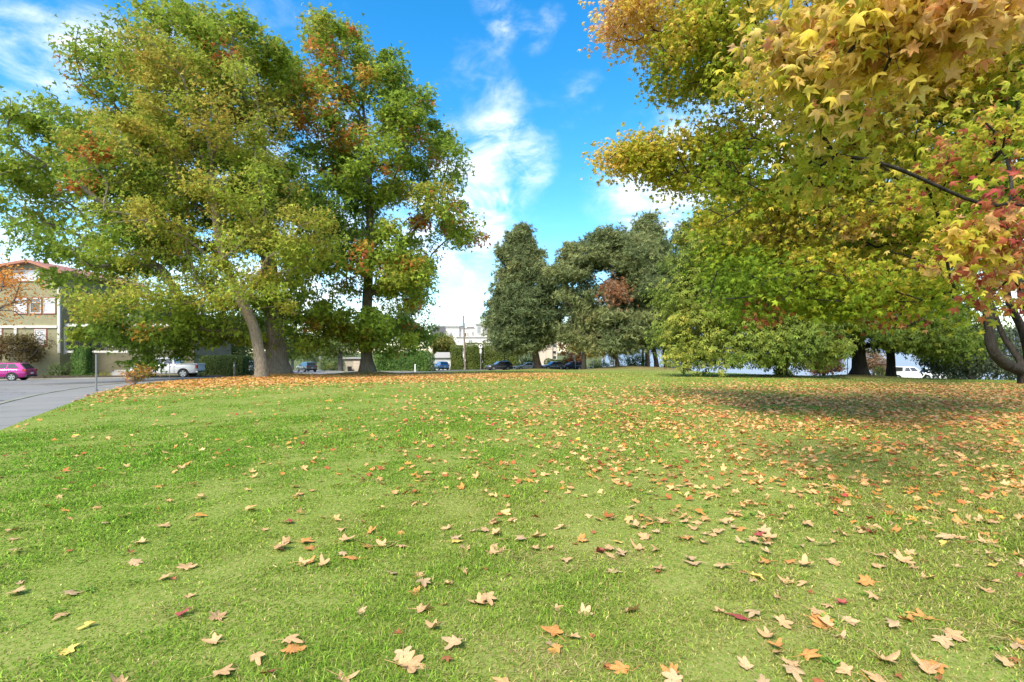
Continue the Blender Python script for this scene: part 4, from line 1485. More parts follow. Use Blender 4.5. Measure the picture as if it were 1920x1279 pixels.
def shrub(name, label, cat, px, Y, rx, rz_, n, size, pal, seed, group=None, dz=-.3, flat=1.0):
    rg = np.random.default_rng(seed)
    x = (px - 960) / F * Y
    z = H(x, Y) + dz
    root = thing(name, label, cat, (x, Y, z), 0, group)
    m = MB()
    for k in range(7):
        a_ = k * .9 + rg.random()
        m.tube([(0.05 * math.cos(a_), .05 * math.sin(a_), -.1), (.35 * rx * math.cos(a_), .35 * rx * math.sin(a_), rz_ * .8), (.7 * rx * math.cos(a_), .7 * rx * math.sin(a_), rz_ * 1.3)], [.03, .02, .008], 4)
    m.build('stem', M['bark_dark'], root)
    cl = ellipsoid_pts([((0, 0, rz_), (rx, rx * .85, rz_)), ((.35 * rx, -.2, .8 * rz_), (.6 * rx, .6 * rx, .75 * rz_)), ((-.4 * rx, -.15, .75 * rz_), (.55 * rx, .6 * rx, .7 * rz_))], max(30, n // 30), rg, .75)
    cl = cl[cl[:, 2] > .05]
    ci = rg.integers(0, len(cl), n)
    P = cl[ci] + rg.standard_normal((n, 3)) * .11 * max(rx, .6)
    P[:, 2] = np.maximum(P[:, 2], .03)
    nr = unit(P - np.array([0, 0, .4 * rz_])) + .6 * rg.standard_normal(P.shape) + np.array([0, 0, .3])
    t = np.clip(.45 + .2 * rg.standard_normal(len(cl)), 0, 1)[ci] + .08 * rg.standard_normal(n)
    V, T, c = place('lance', P, rg.uniform(*size, n), nr, rg.standard_normal(P.shape) + np.array([0, 0, .4]), pick(pal, np.clip(t, 0, 1)))
    np_mesh('foliage', V, T, M['leaf_dark'], root, col=c)
    return root


PAL_HEDGE = [(0, (.055, .09, .025)), (.5, (.11, .165, .04)), (1, (.18, .235, .055))]
PAL_CEDAR = [(0, (.09, .13, .03)), (.5, (.16, .21, .045)), (1, (.25, .29, .07))]
PAL_IVY = [(0, (.06, .125, .025)), (.5, (.12, .22, .045)), (1, (.2, .31, .075))]
HG = 'tall clipped cedar hedge sections on the far street'


def hx(px, Y):
    return (px - 960) / F * Y


for lab, p0, p1, top, Y, sd_ in (('cedar hedge section between the white garage and the wooden utility pole', 846, 868, 648, 101, 130), ('cedar hedge section right of the wooden utility pole, behind the round sign', 873, 904, 646, 102, 131), ('cedar hedge section behind the charcoal crossover, largest in the row', 906, 945, 645, 102.5, 132), ('cedar hedge section behind the pine crown, right end of the row', 947, 975, 648, 103, 133)):
    z0 = H(hx(p0, Y), Y) - .3
    hedge('cedar_hedge', lab, 'hedge', hx(p0, Y), hx(p1, Y), Y - .9, Y + .9, z0, EYE - (top - HOR) / F * Y, 3000 + int(110 * (p1 - p0)), (.16, .32), PAL_CEDAR, sd_, HG)
hedge('cedar_hedge', 'yellow green hedge top set back above the white garage roof', 'hedge', hx(812, 112), hx(848, 112), 111, 113, H(hx(830, 112), 112) - .3, EYE - (648 - HOR) / F * 112, 4500, (.2, .36), PAL_CEDAR, 134)
hedge('ivy_hedge', 'bright ivy covered hedge right of the maple trunk', 'hedge', hx(706, 78), hx(808, 78), 76.6, 79.5, H(hx(757, 78), 78) - .3, EYE - (663 - HOR) / F * 78, 9500, (.16, .3), PAL_IVY, 135, rough=.25)
hedge('clipped_hedge', 'dark clipped hedge behind the tail of the white pickup', 'hedge', hx(384, 53), hx(466, 53), 52, 54, H(hx(425, 53), 53) - .3, EYE - (668.5 - HOR) / F * 53, 9500, (.10, .2), PAL_HEDGE, 136, rough=.07)
hedge('clipped_hedge', 'low dark hedge behind the grey and navy cars', 'hedge', hx(1022, 108), hx(1092, 108), 107, 109, H(hx(1050, 108), 108) - .3, EYE - (675 - HOR) / F * 108, 4500, (.16, .3), PAL_HEDGE, 137, rough=.15)
shrub('rhododendron_bush', 'rounded dark green bush below the olive house windows', 'shrub', 118, 50.6, 1.15, .95, 3000, (.08, .15), PAL_HEDGE, 140)
hedge('columnar_cypress', 'narrow upright dark cypress by the olive house porch', 'shrub', hx(143, 50.8), hx(168, 50.8), 50.2, 51.4, H(-43, 50.8) - .3, EYE - (648 - HOR) / F * 50.8, 4200, (.08, .17), PAL_IVY, 141, rough=.1)
shrub('yellow_shrub', 'low yellow green shrub beside the house steps', 'shrub', 194, 50.4, .75, .36, 1300, (.05, .1), [(0, (.25, .26, .03)), (.5, (.4, .38, .05)), (1, (.5, .46, .08))], 142)
for k, (px, rx, rz_, lab) in enumerate([(88, .6, .35, 'small dark ground shrub just behind the magenta car'), (106, .6, .3, 'low fern clump below the rounded dark bush'), (124, .4, .26, 'tiny lime green clump on the low wall'), (148, .7, .34, 'low clump in front of the narrow cypress'), (172, .5, .35, 'low clump right of the narrow cypress')]):
    shrub('border_shrub', lab, 'shrub', px, 50.1, rx, rz_, 900, (.05, .11), PAL_IVY if k != 0 else PAL_HEDGE, 150 + k, group='low plants along the house border')
shrub('laurel_bush', 'dark green bush between the forked pine and the straight pine', 'shrub', 1190, 92, 2.6, 1.7, 4200, (.16, .3), PAL_IVY, 160)
shrub('laurel_bush', 'dark bush behind the cream car, left of the leaning pine trunk', 'shrub', 988, 99, 2.0, 1.9, 3400, (.16, .3), PAL_HEDGE, 161)
shrub('laurel_bush', 'low green bush behind the notice board and white bollard', 'shrub', 1124, 97, 1.9, 1.0, 2600, (.14, .26), PAL_HEDGE, 162)
shrub('shore_shrub', 'pale green shrub behind the slim trunk, left of the shore road pickup', 'shrub', 1655, 58, .9, .75, 1700, (.1, .18), PAL_BG, 164, dz=0)
shrub('shore_shrub', 'dark shrub right of the shore road pickup under the low branches', 'shrub', 1785, 52, 1.6, 1.0, 2600, (.1, .18), PAL_HEDGE, 165, dz=0)
shrub('shore_shrub', 'light green scrub between the leaning pine trunks and the chestnut skirt', 'shrub', 1262, 100, 2.2, 1.3, 2400, (.16, .3), PAL_BG, 166, dz=0)
shrub('laurel_bush', 'sprawling shrub at the foot of the side street', 'shrub', 622, 92, 2.2, 1.5, 3000, (.16, .3), PAL_BG, 163)

# ------------------------------------------------------------------ buildings
def window(parent, x0, x1, z0, z1, y, pane='blind', trim='white_trim', rows=(), cols=(), outer=None, t=.08):
    """frame standing proud of the wall plane y (towards -y), pane set back in it; the parent's frame is local"""
    m = MB()
    d0, d1 = y - .07, y + .02
    m.box(x0, x1, d0, d1, z1 - t, z1).box(x0, x1, d0, d1, z0, z0 + t)
    m.box(x0, x0 + t, d0, d1, z0 + t, z1 - t).box(x1 - t, x1, d0, d1, z0 + t, z1 - t)
    for r in rows:
        zz = z0 + (z1 - z0) * r
        m.box(x0 + t, x1 - t, d0 + .01, d1, zz - t * .4, zz + t * .4)
    for c_ in cols:
        xx = x0 + (x1 - x0) * c_
        m.box(xx - t * .4, xx + t * .4, d0 + .013, d1, z0 + t, z1 - t)
    if outer:
        o_ = .09
        mo = MB()
        mo.box(x0 - o_, x1 + o_, y - .05, y + .02, z1 + .003, z1 + o_).box(x0 - o_, x1 + o_, y - .085, y + .02, z0 - o_, z0 - .003)
        mo.box(x0 - o_, x0 - .003, y - .05, y + .02, z0, z1).box(x1 + .003, x1 + o_, y - .05, y + .02, z0, z1)
    f = m.build('window', M[trim], parent)
    if outer:
        mo.build('trim', M[outer], f)
    p = MB().box(x0 + t, x1 - t, y - .03, y + .01, z0 + t, z1 - t)
    p.build('pane', M[pane], f)
    return f


# olive three-storey house on the left
HY = 52.0
hX = lambda px: (px - 960) / F * HY
hZ = lambda py: EYE - (py - HOR) / F * HY
hb = Vector((hX(0), HY, H(hX(0), HY) - .3))
house = thing('townhouse', 'olive green three storey house with red rimmed roof and white trimmed windows', 'house', hb)


def hb_box(m, px0, px1, y0, y1, py0, py1):
    return m.box(hX(px0) - hb.x, hX(px1) - hb.x, y0 - HY, y1 - HY, hZ(py1) - hb.z, hZ(py0) - hb.z)


m = MB()
pts = [(hX(-170) - hb.x, -.3), (hX(112) - hb.x, -.3), (hX(112) - hb.x, hZ(509) - hb.z), (hX(62) - hb.x, hZ(492) - hb.z), (hX(-170) - hb.x, hZ(530) - hb.z)]
m.prism(pts, 0, 11)
m.build('wall', M['olive_siding'], house)
m = MB()
for (a_, b2) in (((-185, 531), (62, 488.5)), ((62, 488.5), (128, 511))):
    m.prism([(hX(a_[0]) - hb.x, hZ(a_[1]) - hb.z), (hX(b2[0]) - hb.x, hZ(b2[1]) - hb.z), (hX(b2[0]) - hb.x, hZ(b2[1] + 4.5) - hb.z), (hX(a_[0]) - hb.x, hZ(a_[1] + 4.5) - hb.z)], -.75, 11.6)
m.build('roof', M['red_roof'], house)
m = MB()
hb_box(m, 108.5, 113.0, HY - .07, HY + .1, 512, 662)
hb_box(m, -170, 108.4, HY - .14, HY - .002, 610.5, 615)
hb_box(m, 28, 33, HY - .12, HY - .002, 615.2, 661)
m.build('trim_board', M['white_trim'], house)
W = lambda a_, b2, c_, d, **k: window(house, hX(a_) - hb.x, hX(b2) - hb.x, hZ(d) - hb.z, hZ(c_) - hb.z, 0, **k)
W(25.5, 76, 506.5, 527, outer='red_trim', cols=(.5,))
W(28, 51, 559, 587.5, outer='red_trim', rows=(.72,))
W(57, 77.5, 559, 587.5, outer='red_trim', rows=(.72,), pane='glass_dark')
W(83, 104, 559, 587.5, outer='red_trim', rows=(.70,))
W(65.5, 87, 617.5, 647, outer='red_trim', rows=(.66,))
W(-28, 4, 616, 645, outer='red_trim', cols=(.5,))
W(-110, -60, 560, 588, outer='red_trim', cols=(.5,))
# recessed right wing with porch
WY = HY + 3.0
m = MB()
m.box(hX(112.1) - hb.x, hX(232) - hb.x, 3.0, 11, -.3, hZ(571) - hb.z)
m.box(hX(232.1) - hb.x, hX(322) - hb.x, 3.6, 11, -.3, hZ(604) - hb.z)
m.build('wing', M['dark_siding'], house)
m = MB()
m.box(hX(111.5) - hb.x, hX(238) - hb.x, 2.2, 11.6, hZ(570.8) - hb.z, hZ(566) - hb.z)
m.box(hX(238.1) - hb.x, hX(330) - hb.x, 2.4, 11.4, hZ(603.8) - hb.z, hZ(599) - hb.z)
wr = m.build('wing_roof', M['dark_roof'], house)
MB().box(hX(297) - hb.x, hX(309) - hb.x, 6, 7, hZ(599) - hb.z, hZ(560) - hb.z).build('chimney', M['concrete'], wr)
m = MB()
hb_box(m, 113.1, 330, HY + .5, HY + .62, 606.5, 612)
for px in (113.4, 233.5, 266, 302):
    hb_box(m, px - 1.7, px + 1.7, HY + .46, HY + .66, 612.2 if px != 233.5 else 570, 664 if px != 233.5 else 606.3)
hb_box(m, 113.5, 232, HY + .5, HY + .62, 657.5, 661.5)
m.build('porch_frame', M['white_trim'], house)
m = MB()
hb_box(m, 117, 150, HY + 3.02, HY + 2.95, 618, 657)  # dark panel on the wing wall, the porch opening's shade put in as colour
for k in range(26):
    xx = 117 + k * 4.2
    hb_box(m, xx, xx + .7, HY + .54, HY + .57, 641, 657.2)
hb_box(m, 115.2, 232, HY + .52, HY + .60, 639.6, 640.8)
m.build('railing_and_opening_shade', M['black_metal'], house)
W2 = lambda a_, b2, c_, d, **k: window(house, hX(a_) - hb.x, hX(b2) - hb.x, hZ(d) - hb.z, hZ(c_) - hb.z, 3.0, **k)
W2(160, 190, 575, 600, pane='glass_dark', cols=(.5,))
W2(160, 190, 620, 650, pane='glass_dark', cols=(.5,))
window(house, hX(245) - hb.x, hX(262) - hb.x, hZ(645) - hb.z, hZ(618) - hb.z, 3.6, pane='glass_dark')
m = MB()
for k in range(7):
    m.box(hX(205) - hb.x, hX(236) - hb.x, -1.2 + k * .3, -.9 + k * .3 + .001 * k, -.3, .15 + .17 * k)
m.build('steps', M['concrete'], house)
# low retaining kerb wall in front of the planting
wl = MB().box(-17.5, 14.5, -.1, .1, -.3, .26)
o = wl.build('garden_wall', M['shade_brown'])
o.location = (-42.5, 49.75, H(-42.5, 49.75) - .05)
tag(o, 'low dark retaining wall along the planting below the olive house', 'wall')

# beige garage down the side street
gx0, gx1, GY = hx(646, 92), hx(676, 92), 92
gbz = H(gx0, GY) - .3
gar = thing('garage', 'small beige garage with a wide door beyond the maple trunk', 'garage', ((gx0 + gx1) / 2, GY, gbz))
w2 = (gx1 - gx0) / 2
MB().box(-w2, w2, 0, 5, -.3, 2.35).build('wall', M['garage_beige'], gar)
MB().prism([(-w2 - .25, 2.36), (w2 + .25, 2.36), (w2 + .25, 2.5), (-w2 - .25, 2.62)], -.35, 5.3).build('roof', M['grey_roof'], gar)
m = MB()
for k in range(4):
    m.box(.15, w2 - .12, -.05, .01, .05 + k * .5, .53 + k * .5)
m.build('garage_door', M['stucco_beige'], gar)
# bin beside it
bn = thing('wheelie_bin', 'dark bin standing against the beige garage', 'bin', (gx0 + 1.15, GY - .75, gbz))
MB().prism([(-.26, .12), (.26, .12), (.31, .95), (-.31, .95)], -.3, .3).build('body', M['black_metal'], bn, bevel=.02)
MB().prism([(-.33, .955), (.33, .955), (.30, 1.03), (-.30, 1.03)], -.34, .32).build('lid', M['cladding'], bn)
for sx in (-.25, .25):
    MB().tube([(sx - .03, .28, .1), (sx + .03, .28, .1)], .1, 10).build('wheel', M['tyre'], bn)

# white garage with grey roof behind the blue crossover
gx0, gx1, GY = hx(811, 103), hx(846, 103), 103
gbz = H(gx0, GY) - .3
gar = thing('garage', 'white garage with a pale grey sloped roof behind the blue crossover', 'garage', ((gx0 + gx1) / 2, GY, gbz))
w2 = (gx1 - gx0) / 2
zt = EYE - (671 - HOR) / F * GY - gbz
zr = EYE - (660.5 - HOR) / F * GY - gbz
MB().box(-w2, w2, 0, 5, -.3, zt - .002).build('wall', M['stucco_white'], gar)
m = MB()
m.add([(-w2 - .2, -.4, zt), (w2 + .2, -.4, zt), (w2 + .1, 2.4, zr), (-w2 + .5, 2.4, zr), (-w2 - .2, 5.3, zt), (w2 + .2, 5.3, zt)],
      [(0, 1, 2, 3), (3, 2, 5, 4), (0, 3, 4), (1, 5, 2), (0, 4, 5, 1)])
m.build('roof', M['grey_roof'], gar)
MB().box(-w2 + .35, w2 - .3, -.04, .01, .02, zt - .5).build('garage_door', M['blind'], gar)

# white modern condominium
CY = 130.0
cX = lambda px: (px - 960) / F * CY
cZ = lambda py: EYE - (py - HOR) / F * CY
cb = Vector((cX(880), CY, H(cX(880), CY) - .3))
con = thing('condominium', 'white flat roofed modern condominium rising behind the cedar hedges', 'building', cb)
m = MB()
m.box(cX(836) - cb.x, cX(861) - cb.x, 0, 10, -.3, cZ(614.5) - cb.z)
m.box(cX(861.02) - cb.x, cX(892) - cb.x, .8, 10, -.3, cZ(616) - cb.z)
m.box(cX(892.02) - cb.x, cX(950) - cb.x, -1.2, 10, -.3, cZ(609.5) - cb.z)
m.box(cX(858) - cb.x, cX(938) - cb.x, -3.2, -1.21, -.3, cZ(634) - cb.z)
m.build('wall', M['stucco_white'], con)
m = MB()
m.box(cX(835.5) - cb.x, cX(861.5) - cb.x, -.2, 10.2, cZ(614.4) - cb.z, cZ(612.6) - cb.z)
m.box(cX(861.6) - cb.x, cX(891.8) - cb.x, .6, 10.2, cZ(615.9) - cb.z, cZ(614.2) - cb.z)
m.box(cX(891.5) - cb.x, cX(951) - cb.x, -1.5, 10.2, cZ(609.4) - cb.z, cZ(606.6) - cb.z)
m.box(cX(857.5) - cb.x, cX(938.5) - cb.x, -3.4, -1.5, cZ(633.9) - cb.z, cZ(632.4) - cb.z)
m.build('parapet', M['concrete'], con)
CW = lambda a_, b2, c_, d, y, **k: window(con, cX(a_) - cb.x, cX(b2) - cb.x, cZ(d) - cb.z, cZ(c_) - cb.z, y, t=.1, **k)
for (a_, b2, c_, d, y, pn) in ((838.6, 841.4, 623, 633, 0, 'glass_grey'), (843.6, 848.4, 622.5, 633, 0, 'glass_grey'), (871, 874.3, 623, 631.5, .8, 'glass_dark'), (875.6, 878.2, 623, 631.5, .8, 'glass_dark'),
                               (884.8, 888, 621.5, 630, .8, 'glass_dark'), (889.4, 891.5, 621.5, 630, .8, 'glass_dark'), (895, 902.5, 612, 627, -1.2, 'glass_grey'), (905, 914, 611, 627, -1.2, 'glass_grey'),
                               (917, 923, 613, 627, -1.2, 'glass_grey'), (906, 912.5, 639, 645, -3.2, 'glass_dark'), (880, 888, 638, 647, -3.2, 'glass_grey')):
    CW(a_, b2, c_, d, y, pane=pn, cols=(.5,) if b2 - a_ > 4 else ())
MB().box(cX(872) - cb.x, cX(886) - cb.x, 4, 7, cZ(614.1) - cb.z, cZ(611) - cb.z).build('roof_box', M['dark_roof'], con)
# grey roofed house behind it
b = Vector((cX(826) * 1.2, 156, H(cX(826) * 1.2, 156) - .3))
dh = thing('house', 'house with a dark shingled roof half hidden behind the white condominium', 'house', b)
q = lambda px: (px - 960) / F * 156 - b.x
z_ = lambda py: EYE - (py - HOR) / F * 156 - b.z
MB().box(q(808), q(870), 0, 9, -.3, z_(629.5)).build('wall', M['stucco_beige'], dh)
m = MB()
m.add([(q(806), -.6, z_(629.4)), (q(874), -.6, z_(629.4)), (q(866), 4.5, z_(610)), (q(812), 4.5, z_(610)), (q(806), 9.6, z_(629.4)), (q(874), 9.6, z_(629.4))], [(0, 1, 2, 3), (3, 2, 5, 4), (0, 3, 4), (1, 5, 2), (0, 4, 5, 1)])
m.build('roof', M['dark_roof'], dh)
window(dh, q(822), q(830), z_(646), z_(634), 0, pane='glass_grey', cols=(.5,))
# far tower
b = Vector((hx(868, 620), 620, -4.6))
tw = thing('tower', 'faint pale blue high rise far behind the utility pole', 'building', b)
MB().box(-2.6, 2.6, 0, 5, 0, EYE - (606 - HOR) / F * 620 + 4.6).box(-1.4, 1.4, 1, 4, 40, EYE - (600.5 - HOR) / F * 620 + 4.6).build('wall', M['tower_glass'], tw)
m = MB()
for k in range(12):
    m.box(-2.65, 2.65, -.06, .02, 4 + k * 3, 4.6 + k * 3)
m.build('window', M['glass_grey'], tw)
# beige apartment block behind the pines
BY = 126.0
bX = lambda px: (px - 960) / F * BY
bZ = lambda py: EYE - (py - HOR) / F * BY
bb = Vector((bX(1032), BY, H(bX(1032), BY) - .3))
apt = thing('apartment_block', 'beige apartment block with a tall green glazed stair behind the pines', 'building', bb)
m = MB()
m.box(bX(1012) - bb.x, bX(1035.8) - bb.x, 0, 12, -.3, bZ(627) - bb.z)
m.box(bX(1035.85) - bb.x, bX(1045) - bb.x, .5, 12, -.3, bZ(628) - bb.z)
m.build('wall', M['stucco_beige'], apt)
MB().box(bX(1011) - bb.x, bX(1046) - bb.x, -.25, 12.2, bZ(626.9) - bb.z, bZ(625) - bb.z).build('parapet', M['concrete'], apt)
window(apt, bX(1036.3) - bb.x, bX(1043.8) - bb.x, bZ(652) - bb.z, bZ(631) - bb.z, .5, pane='glass_green', rows=(.33, .66), t=.12)
window(apt, bX(1036.5) - bb.x, bX(1043.5) - bb.x, bZ(664) - bb.z, bZ(657.5) - bb.z, .5, pane='glass_dark', t=.1)
window(apt, bX(1036.5) - bb.x, bX(1044) - bb.x, bZ(674) - bb.z, bZ(667) - bb.z, .5, pane='glass_green', t=.1)
m = MB()
m.box(bX(1023.5) - bb.x, bX(1024.2) - bb.x, -.03, .01, 0, bZ(628) - bb.z).box(bX(1012) - bb.x, bX(1035.7) - bb.x, -.032, .01, bZ(655) - bb.z, bZ(654.2) - bb.z)
m.build('joint', M['garage_beige'], apt)


# ------------------------------------------------------------------ vehicles
def loft(stations, mat, name, parent, shade=True, cap=True):
    """stations: (x, [(y,z) half section from keel to roof line]) mirrored to a closed skin"""
    mb = MB()
    vs = []
    n = None
    for x, sec in stations:
        ring = [(x, y, z) for (y, z) in sec] + [(x, -y, z) for (y, z) in sec[-2:0:-1]]
        n = len(ring)
        vs += ring
    fs = []
    for k in range(len(stations) - 1):
        for j in range(n):
            fs.append((k * n + j, k * n + (j + 1) % n, (k + 1) * n + (j + 1) % n, (k + 1) * n + j))
    if cap:
        fs.append(tuple(range(n)))
        fs.append(tuple((len(stations) - 1) * n + j for j in range(n)))
    mb.add(vs, fs)
    return mb.build(name, mat, parent, shade=shade)


CARS = {
    'crossover': dict(L=4.62, W=1.85, Ht=1.66, clr=.24, hood=1.02, belt=1.08, tail=1.08, ws0=.92, ws1=.10, rf=.05, rr=-1.72, rb=-2.2, ax=(1.42, -1.30), wr=.37, nose=.72),
    'sedan': dict(L=4.6, W=1.78, Ht=1.45, clr=.2, hood=.88, belt=.93, tail=.98, ws0=1.0, ws1=.15, rf=.1, rr=-1.05, rb=-1.75, ax=(1.38, -1.32), wr=.33, nose=.62),
    'pickup': dict(L=5.9, W=2.02, Ht=1.95, clr=.38, hood=1.2, belt=1.25, tail=1.28, ws0=1.42, ws1=.75, rf=.7, rr=-.78, rb=-.98, ax=(1.95, -1.75), wr=.42, nose=.95),
}


def car(name, label, cat, kind, paint, x, Y, heading, dz=-.11, z=None, group=None, roof_rails=False, clad=False):
    c = CARS[kind]
    L2, W2 = c['L'] / 2, c['W'] / 2
    root = thing(name, label, cat, (x, Y, (H(x, Y) + dz) if z is None else z), heading, group)
    pm = M[paint]

    def sec(w, zb, zt):
        h = zt - zb
        return [(0, zb), (.78 * w, zb), (.94 * w, zb + .06), (.985 * w, zb + .25 * h), (w, zb + .5 * h), (.985 * w, zb + .72 * h), (.95 * w, zt - .06), (.90 * w, zt - .015), (.55 * w, zt + .02), (0, zt + .03)]
    cl, hd, bl, tl = c['clr'], c['hood'], c['belt'], c['tail']
    st = [(L2, sec(W2 * .66, cl + .12, c['nose'])), (L2 - .06, sec(W2 * .80, cl + .06, c['nose'] + .10)), (L2 - .2, sec(W2 * .92, cl + .02, hd - .12)), (L2 - .5, sec(W2 * .985, cl, hd - .05)), (c['ws0'] + .25, sec(W2, cl, hd)),
          (c['ws0'] - .1, sec(W2, cl, .5 * (hd + bl))), (c['ws1'] - .2, sec(W2, cl, bl)), (-.8, sec(W2, cl, bl + .02)), (-L2 + .75, sec(W2, cl + .01, tl)), (-L2 + .3, sec(W2 * .97, cl + .05, tl)), (-L2 + .08, sec(W2 * .91, cl + .1, tl - .02)), (-L2, sec(W2 * .84, cl + .16, tl - .10))]
    body = loft(st, pm, 'body', root)
    # cabin
    Ht = c['Ht']
    b0, b1 = c['rb'], c['ws0']
    r0, r1 = c['rr'], c['rf']
    wb, wt = W2 * .90, W2 * .70
    zb, zt = bl - .02, Ht - .05

    def csec(x_, u):
        return None
    xs = [(b0, 0.0), (b0 * .96 + r0 * .04, .02)]
    cab = MB()
    rings = []
    for (f, wf, zz) in ((0, wb, zb), (.3, wb + (wt - wb) * .26, zb + (zt - zb) * .3), (.7, wb + (wt - wb) * .66, zb + (zt - zb) * .7), (.95, wt + .02, zt - .02), (1.0, wt * .93, zt + .02)):
        xa, xb = b0 + (r0 - b0) * f, b1 + (r1 - b1) * f
        if f == 1.0:
            xa += .1
            xb -= .12
        rings.append([(xa, -wf, zz), (xa + .02 * (xb - xa), -wf, zz), (xb - .03 * (xb - xa), -wf, zz), (xb, -wf * .9, zz), (xb + .04, 0, zz), (xb, wf * .9, zz), (xb - .03 * (xb - xa), wf, zz), (xa, wf, zz), (xa - .03, 0, zz)])
    n = 9
    vs = [p for r_ in rings for p in r_]
    fs = [(k * n + j, k * n + (j + 1) % n, (k + 1) * n + (j + 1) % n, (k + 1) * n + j) for k in range(4) for j in range(n)]
    top = len(vs)
    vs.append((.5 * (r0 + r1), 0, Ht))
    fs += [(4 * n + j, 4 * n + (j + 1) % n, top) for j in range(n)]
    cab.add(vs, fs)
    cab.build('roof', pm, root, shade=True)

    def P(side, u, v, o=.012):
        """point on the cabin side: u along (0 rear..1 front), v up"""
        xa, xb = b0 + (r0 - b0) * v, b1 + (r1 - b1) * v
        return (xa + (xb - xa) * u, side * (wb + (wt - wb) * v + o), zb + (zt - zb) * v)
    splits = [(.12, .42), (.45, .70), (.725, .90)] if kind == 'crossover' else ([(.24, .52), (.55, .84)] if kind == 'sedan' else [(.07, .42), (.47, .86)])
    for s in (-1, 1):
        for (u0, u1) in splits:
            m = MB()
            q = [P(s, u0, .16), P(s, u1, .16), P(s, min(u1, .97), .86), P(s, u0 + (.07 if u0 < .2 else 0), .86)]
            q2 = [(a_, b2 - s * .03, d) for (a_, b2, d) in q]
            m.add(q + q2, [(0, 1, 2, 3), (4, 7, 6, 5), (0, 4, 5, 1), (1, 5, 6, 2), (2, 6, 7, 3), (3, 7, 4, 0)])
            m.build('side_window', M['glass_dark'], root)
        # mirror, handle, door seams
        mx = c['ws0'] - .38
        m = MB().box(mx - .09, mx + .07, s * (W2 + .02) - .1, s * (W2 + .02) + .1, bl - .02, bl + .14)
        m.build('mirror', pm, root, bevel=.03)
        for hx_ in ((.25, -.75) if kind != 'pickup' else (.35, -.6)):
            MB().box(hx_ - .1, hx_ + .08, s * W2 - .02, s * W2 + .025, bl - .17, bl - .13).build('door_handle', M['chrome'] if paint != 'paint_white' else M['black_metal'], root)
        for sx in ((c['ws0'] - .28), -.12, -1.0):
            m = MB()
            if kind == 'pickup' and sx == -1.0:
                sx = -.98
            m.box(sx, sx + .018, s * W2 * .985 - .01, s * W2 + .004, cl + .14, bl - .05)
            m.build('door_seam', M['cladding'], root)
        # lamps
        m = MB().box(L2 - .42, L2 - .07, s * W2 * .82 - .13, s * W2 * .82 + .12, c['nose'] - .03, c['nose'] + .13)
        m.build('headlight', M['headlamp'], root, bevel=.03)
        if kind == 'pickup':
            m = MB().box(-L2 - .01, -L2 + .14, s * W2 * .86 - .1, s * W2 * .86 + .14, tl - .42, tl - .06)
        else:
            m = MB().box(-L2 - .01, -L2 + .26, s * W2 * .78 - .2, s * W2 * .78 + .14, tl - .22, tl - .04)
        m.build('tail_light', M['tail_lamp'], root, bevel=.02)
    # windscreen and rear window
    for nm, e0, e1, sg in (('windscreen', b1, r1, 1), ('rear_window', b0, r0, -1)):
        m = MB()
        q = []
        for v in (.12, .9):
            for s in (-1, 1):
                q.append((e0 + (e1 - e0) * v + sg * .055, s * (wb + (wt - wb) * v) * .86, zb + (zt - zb) * v))
        q2 = [(a_ - sg * .05, b2, d) for (a_, b2, d) in q]
        m.add(q + q2, [(0, 1, 3, 2), (4, 6, 7, 5), (0, 4, 5, 1), (1, 5, 7, 3), (3, 7, 6, 2), (2, 6, 4, 0)])
        m.build(nm, M['glass_dark'], root)
    # grille, bumpers, plates
    MB().box(L2 - .1, L2 + .012, -W2 * .5, W2 * .5, c['nose'] - .24, c['nose'] + .02).build('grille', M['cladding'], root, bevel=.03)
    MB().box(L2 - .35, L2 + .03, -W2 * .8, W2 * .8, cl + .05, cl + .2).build('bumper', M['cladding'] if kind != 'sedan' else pm, root, bevel=.04)
    MB().box(-L2 - .05, -L2 + .3, -W2 * .88, W2 * .88, cl + .1, cl + .28).build('bumper', M['cladding'] if kind == 'crossover' else (M['chrome'] if kind == 'pickup' else pm), root, bevel=.04)
    MB().box(-L2 - .07, -L2 + .0, -.16, .16, tl - .45 if kind == 'crossover' else cl + .3, tl - .33 if kind == 'crossover' else cl + .42).build('licence_plate', M['plate'], root)
    if roof_rails:
        m = MB()
        for s in (-1, 1):
            m.tube([(r0 + .1, s * wt * .9, zt + .01), (r0 + .25, s * wt * .92, zt + .07), (r1 - .35, s * wt * .92, zt + .07), (r1 - .2, s * wt * .9, zt + .01)], .02, 6)
        m.build('roof_rail', M['chrome'], root)
    if kind == 'pickup':
        m = MB().box(-L2 + .12, c['rb'] - .06, -W2 * .80, W2 * .80, tl + .036, tl + .05)  # flat dark panel on the closed bed, colour standing in for the shaded opening
        m.build('bed_opening_shade', M['cladding'], root)
        m = MB()
        for s in (-1, 1):
            m.box(-L2 + .05, c['rb'] - .02, s * W2 * .9 - .05, s * W2 * .9 + .05, tl + .0, tl + .065)
        m.box(-L2 + .0, -L2 + .08, -W2 * .85, W2 * .85, tl - .12, tl + .062)
        m.build('bed_rail', pm, root)
